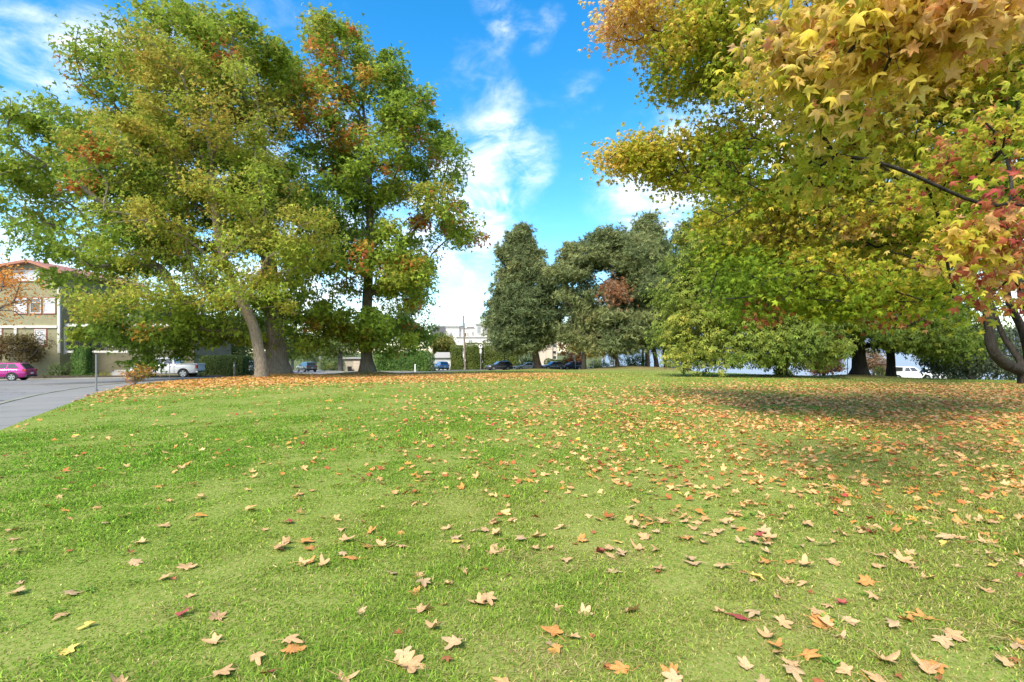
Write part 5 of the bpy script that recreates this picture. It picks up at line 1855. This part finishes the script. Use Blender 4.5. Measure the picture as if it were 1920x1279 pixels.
    # wheels
    for ax in c['ax']:
        for s in (-1, 1):
            m = MB()
            R_ = c['wr'] * 1.2
            ring = [(ax + R_ * math.cos(a_), c['wr'] + R_ * math.sin(a_) * (1.0 if math.sin(a_) > 0 else .9)) for a_ in [2 * math.pi * k / 24 for k in range(24)]]
            ring = [(x_, max(z__, cl - .02)) for x_, z__ in ring]
            m.prism(ring, s * (W2 - .22), s * (W2 + .012))
            m.build('wheel_arch', M['cladding'], root)
            y0, y1 = s * (W2 - .2), s * (W2 + .025)
            wroot = MB()
            wr = c['wr']
            prof = [(.62 * wr, y0), (wr * .97, y0), (wr, y0 + s * .03), (wr, y1 - s * .03), (wr * .96, y1), (wr * .68, y1 + s * .004), (wr * .66, y1 - s * .02)]
            k = 24
            vs = [(ax + r_ * math.cos(2 * math.pi * j / k), yy, wr + r_ * math.sin(2 * math.pi * j / k)) for (r_, yy) in prof for j in range(k)]
            fs = [(q * k + j, q * k + (j + 1) % k, (q + 1) * k + (j + 1) % k, (q + 1) * k + j) for q in range(len(prof) - 1) for j in range(k)]
            wroot.add(vs, fs)
            tyre = wroot.build('wheel', M['tyre'], root, shade=True)
            m = MB()
            m.tube([(ax, y1 - s * .05, wr), (ax, y1 - s * .035, wr)], wr * .66, 24)
            m.build('rim_well', M['black_metal'], tyre)
            m = MB()
            for q in range(5):
                a_ = q * 2 * math.pi / 5 + .3
                d = Vector((math.cos(a_), 0, math.sin(a_)))
                t = Vector((-d.z, 0, d.x))
                p0 = Vector((ax, y1 - s * .012, wr))
                w0, w1 = .09 * wr / .37, .13 * wr / .37
                A_ = [p0 + d * .03 + t * w0 * .5, p0 + d * .03 - t * w0 * .5, p0 + d * wr * .64 - t * w1 * .5, p0 + d * wr * .64 + t * w1 * .5]
                B_ = [p - Vector((0, s * .02, 0)) for p in A_]
                m.add(A_ + B_, [(0, 1, 2, 3), (4, 7, 6, 5), (0, 4, 5, 1), (1, 5, 6, 2), (2, 6, 7, 3), (3, 7, 4, 0)])
            pr = [(wr * .60, y1 - s * .03), (wr * .60, y1 - s * .006), (wr * .665, y1 - s * .004), (wr * .665, y1 - s * .03)]
            vs = [(ax + r_ * math.cos(2 * math.pi * j / k), yy, wr + r_ * math.sin(2 * math.pi * j / k)) for (r_, yy) in pr for j in range(k)]
            m.add(vs, [(q * k + j, q * k + (j + 1) % k, (q + 1) * k + (j + 1) % k, (q + 1) * k + j) for q in range(3) for j in range(k)])
            m.build('rim', M['rim'], tyre)
    if clad:
        for s in (-1, 1):
            m = MB().box(c['ax'][1] + .5, c['ax'][0] - .5, s * (W2 - .08), s * (W2 + .008), cl - .0, cl + .15)
            m.build('sill', M['cladding'], root, bevel=.02)
    return root


PI = math.pi
car('parked_car', 'bright magenta crossover parked below the olive house, cut by the left edge', 'car', 'crossover', 'paint_magenta', -46.0, 46.0, PI + .3, clad=True)
car('parked_pickup', 'white crew cab pickup parked in front of the dark clipped hedge', 'pickup truck', 'pickup', 'paint_white', -32.9, 49.0, PI + .15)
CG = 'cars parked along the far streets'
car('parked_car', 'silver hatchback half hidden between the pale oak trunk and the dark one', 'car', 'crossover', 'paint_silver', hx(487, 62), 62, PI * .5, group=CG)
car('parked_car', 'grey crossover seen from behind at the mouth of the side street', 'car', 'crossover', 'paint_grey', hx(575, 85), 85, PI * .5 + .75, group=CG)
car('parked_car', 'bright blue crossover parked in front of the white garage', 'car', 'crossover', 'paint_blue', hx(827, 96), 96, PI * .5 + .45, group=CG)
car('parked_car', 'charcoal crossover in front of the largest cedar hedge section', 'car', 'crossover', 'paint_charcoal', hx(936, 90.5), 90.5, PI + .42, group=CG, roof_rails=True)
car('parked_car', 'cream sedan half behind the leaning pine trunk', 'car', 'sedan', 'paint_cream', hx(986, 94.5), 94.5, PI + .42, group=CG)
car('parked_car', 'dark grey crossover just right of the leaning pine trunk', 'car', 'crossover', 'paint_grey', hx(1036, 98.5), 98.5, PI + .42, group=CG)
car('parked_car', 'navy blue crossover at the right end of the row of cars', 'car', 'crossover', 'paint_navy', hx(1071, 101), 101, PI + .42, group=CG)
# white pickup on the shore road, nose to the right
sz = EYE - (687 - HOR) / F * 66 - 1.95
car('parked_pickup', 'white pickup behind the slim trunk on the shore road at the right', 'pickup truck', 'pickup', 'paint_white', hx(1698, 66), 66, 0, z=sz)
car('parked_car', 'white car nose to tail with the shore road pickup, mostly behind foliage', 'car', 'crossover', 'paint_white', hx(1762, 67.5), 67.5, 0, z=sz)
sheet('road', M['asphalt'], [(38, 63.5), (90, 63.5), (90, 70), (38, 70)], 0.0)
rd = [o for o in C.objects if o.name.startswith('road')][-1]
for v in rd.data.vertices:
    v.co.z = sz - .0


# ------------------------------------------------------------------ street furniture
def pole(name, label, cat, px, Y, top_py, r0, r1, mat, dz=-.3, group=None, part='pole', lean=0.0):
    x = hx(px, Y)
    z = H(x, Y) + dz
    root = thing(name, label, cat, (x, Y, z), 0, group)
    h = EYE - (top_py - HOR) / F * Y - z
    MB().tube([(0, 0, -.2), (lean * .5, 0, h * .5), (lean, 0, h)], [r0, .5 * (r0 + r1), r1], 10).build(part, M[mat], root, shade=True)
    return root, h


root, h = pole('utility_pole', 'tall wooden utility pole standing before the cedar hedges', 'pole', 872.5, 97, 593, .21, .13, 'pole_wood', lean=-.35)
MB().box(-.06, .06, -.25, -.19, 1.9, 2.2).build('plate', M['plate'], root)
MB().tube([(-.28, -.05, h - .12), (-.33, -.05, h + .1)], .14, 10).build('cap', M['metal_grey'], root)
root, h = pole('street_sign', 'round white sign on a thin pole in front of the cedar hedge', 'sign', 901, 95, 645, .035, .035, 'galvanised')
m = MB()
m.tube([(0, -.05, h - .45), (0, -.075, h - .45)], .36, 24)
m.build('sign_face', M['sign_white'], root)
m = MB()
m.tube([(0.02, -.076, h - .36), (0.02, -.082, h - .36)], .15, 16)
m.build('symbol', M['black_metal'], root)
MB().box(-.17, .17, -.08, -.05, h - 1.75, h - .95).build('lower_plate', M['sign_white'], root)
root, h = pole('street_pole', 'bare thin metal pole on the pavement corner at the left', 'pole', 180.5, 20.6, 664, .03, .028, 'metal_grey', dz=0)
MB().tube([(0, 0, h), (0, 0, h + .03)], .034, 8).build('cap', M['black_metal'], root)
MB().tube([(0, 0, 0), (0, 0, .06)], .055, 10).build('base_collar', M['metal_grey'], root)
root, h = pole('short_post', 'short pale wooden post in front of the dark clipped hedge', 'post', 440, 49.5, 679, .11, .10, 'pole_wood', dz=-.1)
MB().box(-.05, .05, -.125, -.09, h - .4, h - .2).build('plate', M['plate'], root)
root, h = pole('street_pole', 'thin sign pole at the corner of the side street', 'pole', 600, 82, 668, .035, .035, 'galvanised')
MB().box(-.2, .2, -.06, -.035, h - .5, h).build('sign_face', M['sign_back'], root)
root, h = pole('bollard', 'stubby white post in front of the ivy hedge', 'bollard', 778.5, 74, 683.5, .1, .1, 'sign_white')
MB().tube([(0, 0, h), (0, 0, h + .05)], [.1, .05], 10).build('cap', M['sign_white'], root)
root, h = pole('bollard', 'short white post on the grass left of the notice board', 'bollard', 1112, 92, 679, .11, .11, 'sign_white', dz=0)
MB().tube([(0, 0, h), (0, 0, h + .05)], [.11, .06], 10).build('cap', M['sign_white'], root)
root, h = pole('street_lamp', 'small globe lamp on a thin pole above the cream car', 'lamp', 973.5, 99, 660, .045, .04, 'galvanised')
MB().tube([(0, 0, h - .02), (0, 0, h + .1), (0, 0, h + .3), (0, 0, h + .42)], [.08, .19, .19, .07], 12).build('lamp_shade', M['sign_white'], root, shade=True)
MB().tube([(.05, 0, h - 1.6), (.65, 0, h - 3.1)], .05, 6).build('brace', M['sign_white'], root)
root, h = pole('street_sign', 'little white sign on a thin pole above the navy car', 'sign', 1079, 99.5, 640, .035, .035, 'galvanised')
MB().box(-.55, -.02, -.05, -.03, h - 3.15, h - 2.7).build('sign_face', M['sign_white'], root)
MB().box(-.3, -.02, -.05, -.03, h - 3.9, h - 3.2).build('lower_plate', M['sign_white'], root)
# yellow diamond over a white plate, left of the forked pine
root, h = pole('road_sign', 'yellow diamond road sign above a white plate, left of the notice board', 'sign', 1131, 96, 651.5, .04, .04, 'galvanised')
dz_ = EYE - (664.3 - HOR) / F * 96 - root.location.z
m = MB()
m.prism([(-.46, dz_), (0, dz_ - .46), (.46, dz_), (0, dz_ + .46)], -.07, -.05)
m.build('sign_face', M['sign_yellow'], root)
z2 = EYE - (656 - HOR) / F * 96 - root.location.z
MB().prism([(-.5, z2), (-.1, z2 - .34), (.5, z2 - .2), (.35, z2 + .35), (-.2, z2 + .42)], -.04, -.02).build('orange_panel', M['sign_orange'], root)
z3 = EYE - (670 - HOR) / F * 96 - root.location.z
MB().box(-.3, .42, -.07, -.05, z3 - .3, z3 + .3).build('lower_plate', M['sign_white'], root)
MB().box(-.02, .3, -.072, -.05, z3 - 1.3, z3 - .36).build('lower_plate', M['sign_back'], root)
# notice board: white panel with a blue square design on two legs
x = hx(1148, 79)
root = thing('notice_board', 'white notice board with a blue square design beside the forked pine', 'sign', (x, 79, H(x, 79)))
t0, t1 = EYE - (685.2 - HOR) / F * 79 - root.location.z, EYE - (674 - HOR) / F * 79 - root.location.z
MB().box(-.42, .42, -.02, .02, t0, t1).build('panel', M['sign_white'], root)
m = MB()
m.box(-.28, .26, -.027, -.018, t0 + .12, t1 - .2)
m.box(-.28, .1, -.027, -.018, t1 - .13, t1 - .07)
m.build('design', M['sign_blue'], root)
MB().prism([(-.2, t0 + .3), (.02, t0 + .26), (.16, t0 + .5), (-.12, t0 + .52)], -.032, -.026).build('design', M['sign_white'], root)
m = MB()
for s in (-.38, .38):
    m.box(s - .025, s + .025, .021, .06, -.2, t1 - .02)
m.build('leg', M['sign_white'], root)
x = hx(1097, 96)
m = MB()
m.box(-.3, .3, -.04, .04, -.1, .45).box(-.32, .32, -.05, .05, .451, .52)
o = m.build('marker_stone', M['sign_white'])
o.location = (hx(1104, 95), 95, H(hx(1104, 95), 95))
tag(o, 'low white marker on the grass left of the short white post', 'marker')
root, h = pole('street_lamp', 'thin black lamp post beside the strip of water', 'lamp', 1589, 62, 664, .05, .04, 'black_metal', dz=-.1)
MB().tube([(0, 0, h), (0, 0, h + .12), (0, 0, h + .3)], [.06, .15, .03], 10).build('lamp_shade', M['black_metal'], root, shade=True)
root, h = pole('tree_stake', 'thin dark stake at the lawn rim in front of the white pickup', 'stake', 318, 29, 676, .02, .018, 'bark_grey', dz=0)
MB().box(-.03, .03, -.03, .03, h - .15, h - .1).build('tie', M['black_metal'], root)


# ------------------------------------------------------------------ grass
def make_grass():
    rg = np.random.default_rng(200)
    VV, TT, CC = [], [], []
    base = 0
    bands = [(1.7, 3.2, 12000, .029, .0046), (3.2, 5.0, 7800, .030, .0058), (5.0, 8.0, 3800, .032, .0082), (8.0, 13, 1700, .034, .0125), (13, 22, 1000, .036, .020), (22, 36, 300, .042, .036), (36, 62, 40, .06, .06), (62, 112, 6, .09, .09)]
    half = math.radians(51)
    for (r0, r1, dens, hh, ww) in bands:
        area = half * (r1 * r1 - r0 * r0)
        n = int(area * dens)
        r = np.sqrt(rg.uniform(r0 * r0, r1 * r1, n))
        th = rg.uniform(-half, half, n)
        x, y = r * np.sin(th), r * np.cos(th)
        P = np.stack([x, y, np.zeros(n)], -1)
        clump = hue_noise(P, 3.0, 201) * .6 + hue_noise(P, .9, 202) * .5 + hue_noise(P, 9.0, 209) * .4
        bare = np.clip((hue_noise(P, 2.6, 207) * .6 + hue_noise(P, 7.0, 208) * .6 - .40 + .45 * np.clip(x / 4, -.6, .6) * np.exp(-r / 8)) * 1.5, 0, .8) * np.clip(1.35 - r / 8, .12, 1)
        keep = (r < Rof(x, y) + .05 * rg.random(n)) & (rg.random(n) < np.clip(.85 + .25 * clump, .5, 1)) & (rg.random(n) > litter_at(x, y) * .85)
        x, y, r, P, clump, bare = x[keep], y[keep], r[keep], P[keep], clump[keep], bare[keep]
        n = len(x)
        z = hgt(x, y)
        h = hh * rg.uniform(.45, 1.25, n) * np.clip(1 + .75 * clump, .45, 2.2)
        h = np.maximum(h * (1 - .25 * bare), .010)
        az = rg.uniform(0, 2 * math.pi, n) + 1.2 * hue_noise(P, 2.0, 203)
        lean = rg.uniform(.3, 2.6, n) * (1 + .9 * bare)
        lx, ly = np.cos(az) * lean, np.sin(az) * lean
        fa = az + rg.uniform(.6, 2.5, n)
        sx, sy = np.cos(fa), np.sin(fa)
        w = ww * rg.uniform(.6, 1.3, n) * .5
        root = np.stack([x, y, z - .004], -1)
        S = np.stack([sx, sy, np.zeros(n)], -1) * w[:, None]
        M1 = root + np.stack([lx * .35, ly * .35, np.full(n, .62)], -1) * h[:, None]
        tipz = np.clip(1.0 - .3 * lean, .3, 1)
        T1 = root + np.stack([lx, ly, tipz], -1) * h[:, None]
        # colour: fresh green, olive, straw
        big = hue_noise(P, .23, 204) * .5 + hue_noise(P, .7, 205) * .35
        right = np.clip((x - 1 - .12 * y) / 5.0, -.8, .9) * np.clip(1.3 - y / 20, 0, 1)
        t = np.clip(.38 + .2 * big + .22 * right - .10 * clump + .12 * rg.standard_normal(n), 0, 1)
        straw = rg.random(n) < np.clip(.19 + .16 * right - .08 * clump + .42 * bare, .03, .6)
        t = np.where(straw, rg.uniform(.72, 1, n), t)
        col = pick([(0, (.14, .29, .028)), (.25, (.20, .34, .038)), (.5, (.27, .34, .055)), (.7, (.34, .34, .09)), (.85, (.40, .31, .12)), (1, (.54, .43, .22))], t) * np.exp(rg.normal(0, .30, (n, 1)))
        if r0 < 13:
            V = np.stack([root - S, root + S, M1 + S * .8, M1 - S * .8, T1], 1).reshape(-1, 3)
            T = np.array([[0, 1, 2], [0, 2, 3], [3, 2, 4]])
            k = 5
        else:
            V = np.stack([root - S, root + S, T1], 1).reshape(-1, 3)
            T = np.array([[0, 1, 2]])
            k = 3
        TT.append((T[None] + (np.arange(n) * k)[:, None, None]).reshape(-1, 3) + base)
        VV.append(V)
        CC.append(np.repeat(col, len(T), axis=0))
        base += len(V)
    o = np_mesh('grass', np.concatenate(VV), np.concatenate(TT), M['blade'], col=np.concatenate(CC))
    tag(o, 'short mown lawn grass, green with straw coloured blades', 'grass', kind='stuff')


make_grass()


def make_weeds():
    """flat rosettes and clover among the grass"""
    rg = np.random.default_rng(210)
    V_, T_, C_ = [], [], []
    base = 0
    tv = np.array([(0, 0, 0), (.3, .09, .12), (.7, .13, .16), (1, 0, .05), (.7, -.13, .16), (.3, -.09, .12)])
    tt = np.array([(0, 2, 1), (0, 3, 2), (0, 4, 3), (0, 5, 4)])
    n = 900
    r = np.sqrt(rg.uniform(2.0 ** 2, 9.0 ** 2, n))
    th = rg.uniform(-.9, .9, n)
    x, y = r * np.sin(th), r * np.cos(th)
    P = np.stack([x, y, np.zeros(n)], -1)
    k = (hue_noise(P, 1.1, 211) > .15) & (r < Rof(x, y) - .1)
    P = P[k]
    for p in P:
        m = rg.integers(4, 11)
        a_ = rg.uniform(0, 6.28, m)
        s = rg.uniform(.02, .05) * rg.uniform(.7, 1.2, m)
        root = np.repeat(np.array([[p[0], p[1], H(p[0], p[1]) + .012]]), m, 0) + rg.normal(0, .008, (m, 3)) * np.array([1, 1, 0])
        nr = np.array([0, 0, 1.0]) + rg.normal(0, .25, (m, 3))
        tip = np.stack([np.cos(a_), np.sin(a_), rg.uniform(.0, .4, m)], -1)
        c = np.repeat(pick([(0, (.14, .28, .04)), (1, (.25, .40, .07))], rg.random(1)), m, 0) * rg.uniform(.8, 1.2, (m, 1))
        V, T, c = place((tv, tt), root, s, nr, tip, c)
        V_.append(V)
        T_.append(T + base)
        C_.append(c)
        base += len(V)
    o = np_mesh('clover_weeds', np.concatenate(V_), np.concatenate(T_), M['blade'], col=np.concatenate(C_))
    tag(o, 'broad leaved weed rosettes scattered through the lawn grass', 'weeds', kind='stuff')


make_weeds()


# ------------------------------------------------------------------ fallen leaves
def fallen_shape(seed, curl, fold):
    """a five to seven lobed autumn leaf with a stalk, dried into a curl"""
    r = np.random.default_rng(seed)
    lobes_ = [(0, 1.0), (58, .92), (-58, .92), (118, .62), (-118, .62)]
    if seed % 3 == 0:
        lobes_ = [(0, 1.0), (48, .9), (-50, .95), (98, .7), (-100, .66), (145, .4), (-145, .4)]
    if seed % 5 == 4:        # torn: one lobe mostly gone
        lobes_[int(r.integers(1, 3))] = (lobes_[1][0], .45)
    sq = r.uniform(.62, 1.0)
    lobes_ = sorted((a + r.normal(0, 7), l * r.uniform(.78, 1.12)) for a, l in lobes_)
    out = []
    for q, (a, l) in enumerate(lobes_):
        a2, _ = lobes_[(q + 1) % len(lobes_)]
        gap = (a2 - a) % 360
        out += [(a - 20, .60 * l), (a - 11, .80 * l * r.uniform(.92, 1.08)), (a, l), (a + 11, .80 * l * r.uniform(.92, 1.08)), (a + 20, .60 * l)]
        out.append((a + gap / 2, .44 if gap < 90 else .18))
    ang = np.radians([o[0] for o in out])
    rad = np.array([o[1] for o in out])
    inner = [(0.0, 0.0)]
    pts = [(0.0, 0.0)] + [(rr_ * .45 * math.cos(a), rr_ * .45 * math.sin(a)) for a, rr_ in zip(ang, rad)] + [(rr_ * math.cos(a), rr_ * math.sin(a)) for a, rr_ in zip(ang, rad)]
    n = len(out)
    t = [(0, 1 + k, 1 + (k + 1) % n) for k in range(n)]
    for k in range(n):
        k2 = (k + 1) % n
        t += [(1 + k, 1 + n + k, 1 + n + k2), (1 + k, 1 + n + k2, 1 + k2)]
    V = np.array([(p[0], p[1], 0.0) for p in pts])
    ph, ph2 = r.uniform(0, 6.28, 2)
    rr_ = np.hypot(V[:, 0], V[:, 1])
    an = np.arctan2(V[:, 1], V[:, 0])
    V[:, 2] = curl * rr_ ** 2 * (.6 + .5 * np.cos(2 * an + ph)) + fold * np.abs(V[:, 1]) + .05 * np.sin(5 * an + ph2) * rr_
    V[:, 1] *= sq
    V[:, 2] += .10 * np.sin(3.1 * V[:, 0] + ph2) * np.cos(2.3 * V[:, 1] + ph)
    tipup = np.clip(rr_ - .6, 0, 1)
    V[:, 2] += tipup * r.uniform(-.4, .9) * np.cos(an - ph) ** 2
    V[:, :2] *= (1 - .25 * abs(curl) * rr_ ** 2)[:, None]
    # stalk
    b0 = len(V)
    s = [(-.05, 0, 0.02), (-.5, .05 * r.normal(), .08), (-.95, .18 * r.normal(), .04 + .1 * r.random())]
    st = []
    for q, p in enumerate(s):
        w = .022 - .005 * q
        st += [(p[0], p[1] - w, p[2]), (p[0], p[1] + w, p[2]), (p[0], p[1], p[2] + 1.6 * w)]
    tri = []
    for q in range(2):
        for j in range(3):
            a, b2 = b0 + q * 3 + j, b0 + q * 3 + (j + 1) % 3
            tri += [(a, b2, b2 + 3), (a, b2 + 3, a + 3)]
    V = np.vstack([V, np.array(st)])
    V[:, 2] -= V[:, 2].min()
    return V, np.array(t + tri)


def dry_leaf_mat(name, c0, c1, c2):
    """dry leaf skin: mottled, with veins a shade paler running out from the stalk"""
    m, nt, b = mat_new(name)
    N, L = nt.nodes.new, nt.links.new
    tc = N('ShaderNodeTexCoord')
    oi = N('ShaderNodeObjectInfo')
    ad = N('ShaderNodeVectorMath')
    ad.operation = 'ADD'
    L(tc.outputs['Object'], ad.inputs[0])
    L(oi.outputs['Location'], ad.inputs[1])
    n = N('ShaderNodeTexNoise')
    n.inputs['Scale'].default_value = 22
    n.inputs['Detail'].default_value = 5
    L(ad.outputs[0], n.inputs['Vector'])
    r = N('ShaderNodeValToRGB')
    r.color_ramp.elements.new(.5)
    for e, (p, c) in zip(r.color_ramp.elements, ((.33, c0), (.5, c1), (.68, c2))):
        e.position = p
        e.color = (*c, 1)
    L(n.outputs[0], r.inputs[0])
    L(r.outputs[0], b.inputs['Base Color'])
    b.inputs['Roughness'].default_value = .6
    b.inputs['Specular IOR Level'].default_value = .25
    return m


DRY = {
    'tan': ((.38, .20, .08), (.56, .34, .16), (.62, .42, .22)),
    'cream': ((.36, .22, .10), (.52, .35, .18), (.58, .42, .25)),
    'orange': ((.40, .15, .04), (.55, .25, .07), (.62, .34, .12)),
    'rust brown': ((.22, .07, .03), (.34, .12, .045), (.44, .19, .07)),
    'crimson': ((.20, .03, .03), (.33, .06, .055), (.42, .16, .11)),
    'yellow': ((.55, .36, .07), (.66, .47, .10), (.72, .52, .2)),
}
for k_, v_ in DRY.items():
    dry_leaf_mat('dry_' + k_.replace(' ', '_'), *v_)
CURL = [('lying flat', -.03, .04), ('lying flat', .05, .0), ('curled at the tips', .26, .03), ('arched face down', -.26, -.03), ('half folded', .06, .34), ('curled into a cup', .42, .08)]
rgf = np.random.default_rng(300)


def dens(x, y):
    """fallen leaves per square metre"""
    gum = 95 * np.exp(-(((x - 11) / 8.5) ** 2 + ((y - 14) / 6.5) ** 2)) + 22 * np.exp(-(((x - 4) / 5.0) ** 2 + ((y - 9) / 5.0) ** 2)) + 70 * np.exp(-(((x - 20) / 9) ** 2 + ((y - 21) / 6) ** 2))
    near = np.interp(x, [-6, -2, 0, 1.5, 4, 8], [4, 9, 17, 28, 38, 44]) * np.exp(-(y / 9.0) ** 2)
    oak = 58 * np.exp(-(((x + 17) / 12) ** 2 + ((y - 30) / 7.0) ** 2)) + 42 * np.exp(-(((x + 10) / 9) ** 2 + ((y - 37) / 6.0) ** 2)) + 30 * np.exp(-(((x + 2) / 8) ** 2 + ((y - 47) / 8) ** 2)) + 30 * np.exp(-(((x + 14.5) / 2.5) ** 2 + ((y - 19.5) / 5) ** 2))
    mid = 1.6 * np.exp(-((y - 18) / 14.0) ** 2)
    return gum + near + oak + mid


def scatter(r0, r1, half, cap):
    n = int(half * (r1 * r1 - r0 * r0) * cap)
    r = np.sqrt(rgf.uniform(r0 * r0, r1 * r1, n))
    th = rgf.uniform(-half, half, n)
    x, y = r * np.sin(th), r * np.cos(th)
    P = np.stack([x, y, 0 * x], -1)
    patch = np.clip(1 + .75 * hue_noise(P, 1.6, 301), .15, 2)
    k = (rgf.random(n) < dens(x, y) * patch / cap) & (r < Rof(x, y) + np.where((x < -8) & (y < 26), 1.2 * rgf.random(n), -.05))
    return x[k], y[k]


xs, ys = scatter(1.9, 60, math.radians(51), 120)
vis = np.abs(xs) < ys * 1.03 + .2
app = 1.0 / np.maximum(ys, .5)
inview = vis & (ys > 2.28)
order = np.argsort(-np.where(inview, app, 0))
single = order[:300]
rest = np.ones(len(xs), bool)
rest[single] = False
KINDS = list(DRY)
shapes = {}
for ci, (cu, c_, f_) in enumerate(CURL):
    for s in range(6):
        shapes[(ci, s)] = fallen_shape(400 + ci * 7 + s, c_ * (.7 + .16 * s), f_ + .05 * (s % 3))
meshes = {}
names_used = {}
ACROSS = ['at far left', 'left of centre', 'in the centre', 'right of centre', 'at far right']
for n_, i in enumerate(single):
    x, y = xs[i], ys[i]
    kk = rgf.choice(6, p=[.42, .20, .16, .14, .04, .04])
    ci = rgf.integers(0, 6)
    s = rgf.integers(0, 6)
    key = (kk, ci, s)
    size = rgf.uniform(.058, .098) if kk != 3 else rgf.uniform(.03, .05)
    if key not in meshes:
        V, T = shapes[(ci, s)]
        o = np_mesh('fallen_leaf', V, T, M['dry_' + KINDS[kk].replace(' ', '_')], smooth_=True)
        meshes[key] = o
    else:
        o = meshes[key].copy()
        C.collection.objects.link(o)
    o.scale = (size, size, size * rgf.uniform(.8, 1.2))
    o.location = (x, y, H(x, y) + rgf.uniform(.006, .020))
    o.rotation_euler = (rgf.normal(0, .16), rgf.normal(0, .16), rgf.uniform(0, 6.28))
    u = x / (y * 1.0)
    a_ = ACROSS[int(np.clip((u + 1) / 2 * 5, 0, 4))]
    d_ = 'bottom rows' if y < 2.9 else ('nearer rows' if y < 4.2 else 'farther out')
    sz_ = 'small ' if size < .055 else ('big ' if size > .075 else '')
    va = (o.rotation_euler.z + math.pi) % (2 * math.pi)      # the stalk points opposite to the tip
    st_ = ['right', 'away', 'left', 'nearer'][int(((va + math.pi / 4) % (2 * math.pi)) / (math.pi / 2))]
    lab = f'{sz_}{KINDS[kk]} fallen leaf {CURL[ci][0]}, stalk {st_}, {d_} {a_}'
    tag(o, lab, 'fallen leaf', 'fallen leaves on the near grass')
# the rest, too many to count, as one litter layer
x, y = xs[rest], ys[rest]
n = len(x)
r = np.hypot(x, y)
isoak = (y - 22 > .35 * (x + 14)) & (x < 6)
isgum = ~isoak
t = rgf.choice(6, n, p=[.42, .16, .20, .16, .03, .03])
t = np.where(isoak, rgf.choice(6, n, p=[.26, .12, .44, .12, .01, .05]), t)
cols = np.array([DRY[k][1] for k in KINDS])[t] * np.exp(rgf.normal(0, .16, (n, 1)))
P = np.stack([x, y, hgt(x, y) + rgf.uniform(.008, .03, n)], -1)
nrm = np.array([0, 0, 1.0]) + rgf.normal(0, .3, (n, 3))
tip = rgf.standard_normal((n, 3)) * np.array([1, 1, .1])
szs = rgf.uniform(.045, .085, n) * np.where(isoak, 1.35, 1)
VV, TT, CC = [], [], []
base = 0
vsel = rgf.integers(0, 6, n)
for ci in range(6):
    V0, T0 = shapes[(ci, 0)]
    near = (vsel == ci) & (r < 14)
    V, T, c = place((V0, T0), P[near], szs[near], nrm[near], tip[near], cols[near])
    VV.append(V); TT.append(T + base); CC.append(c); base += len(V)
far = r >= 14
V, T, c = place('star', P[far], szs[far] * 1.1, nrm[far], tip[far], cols[far])
VV.append(V); TT.append(T + base); CC.append(c)
o = np_mesh('leaf_litter', np.concatenate(VV), np.concatenate(TT), M['litter_leaf'], col=np.clip(np.concatenate(CC) * np.array([1.25, 1.15, 1.0]), 0, .85))
tag(o, 'autumn leaf litter spread over the lawn beyond the near leaves', 'leaf litter', kind='stuff')
print('fallen', len(xs))
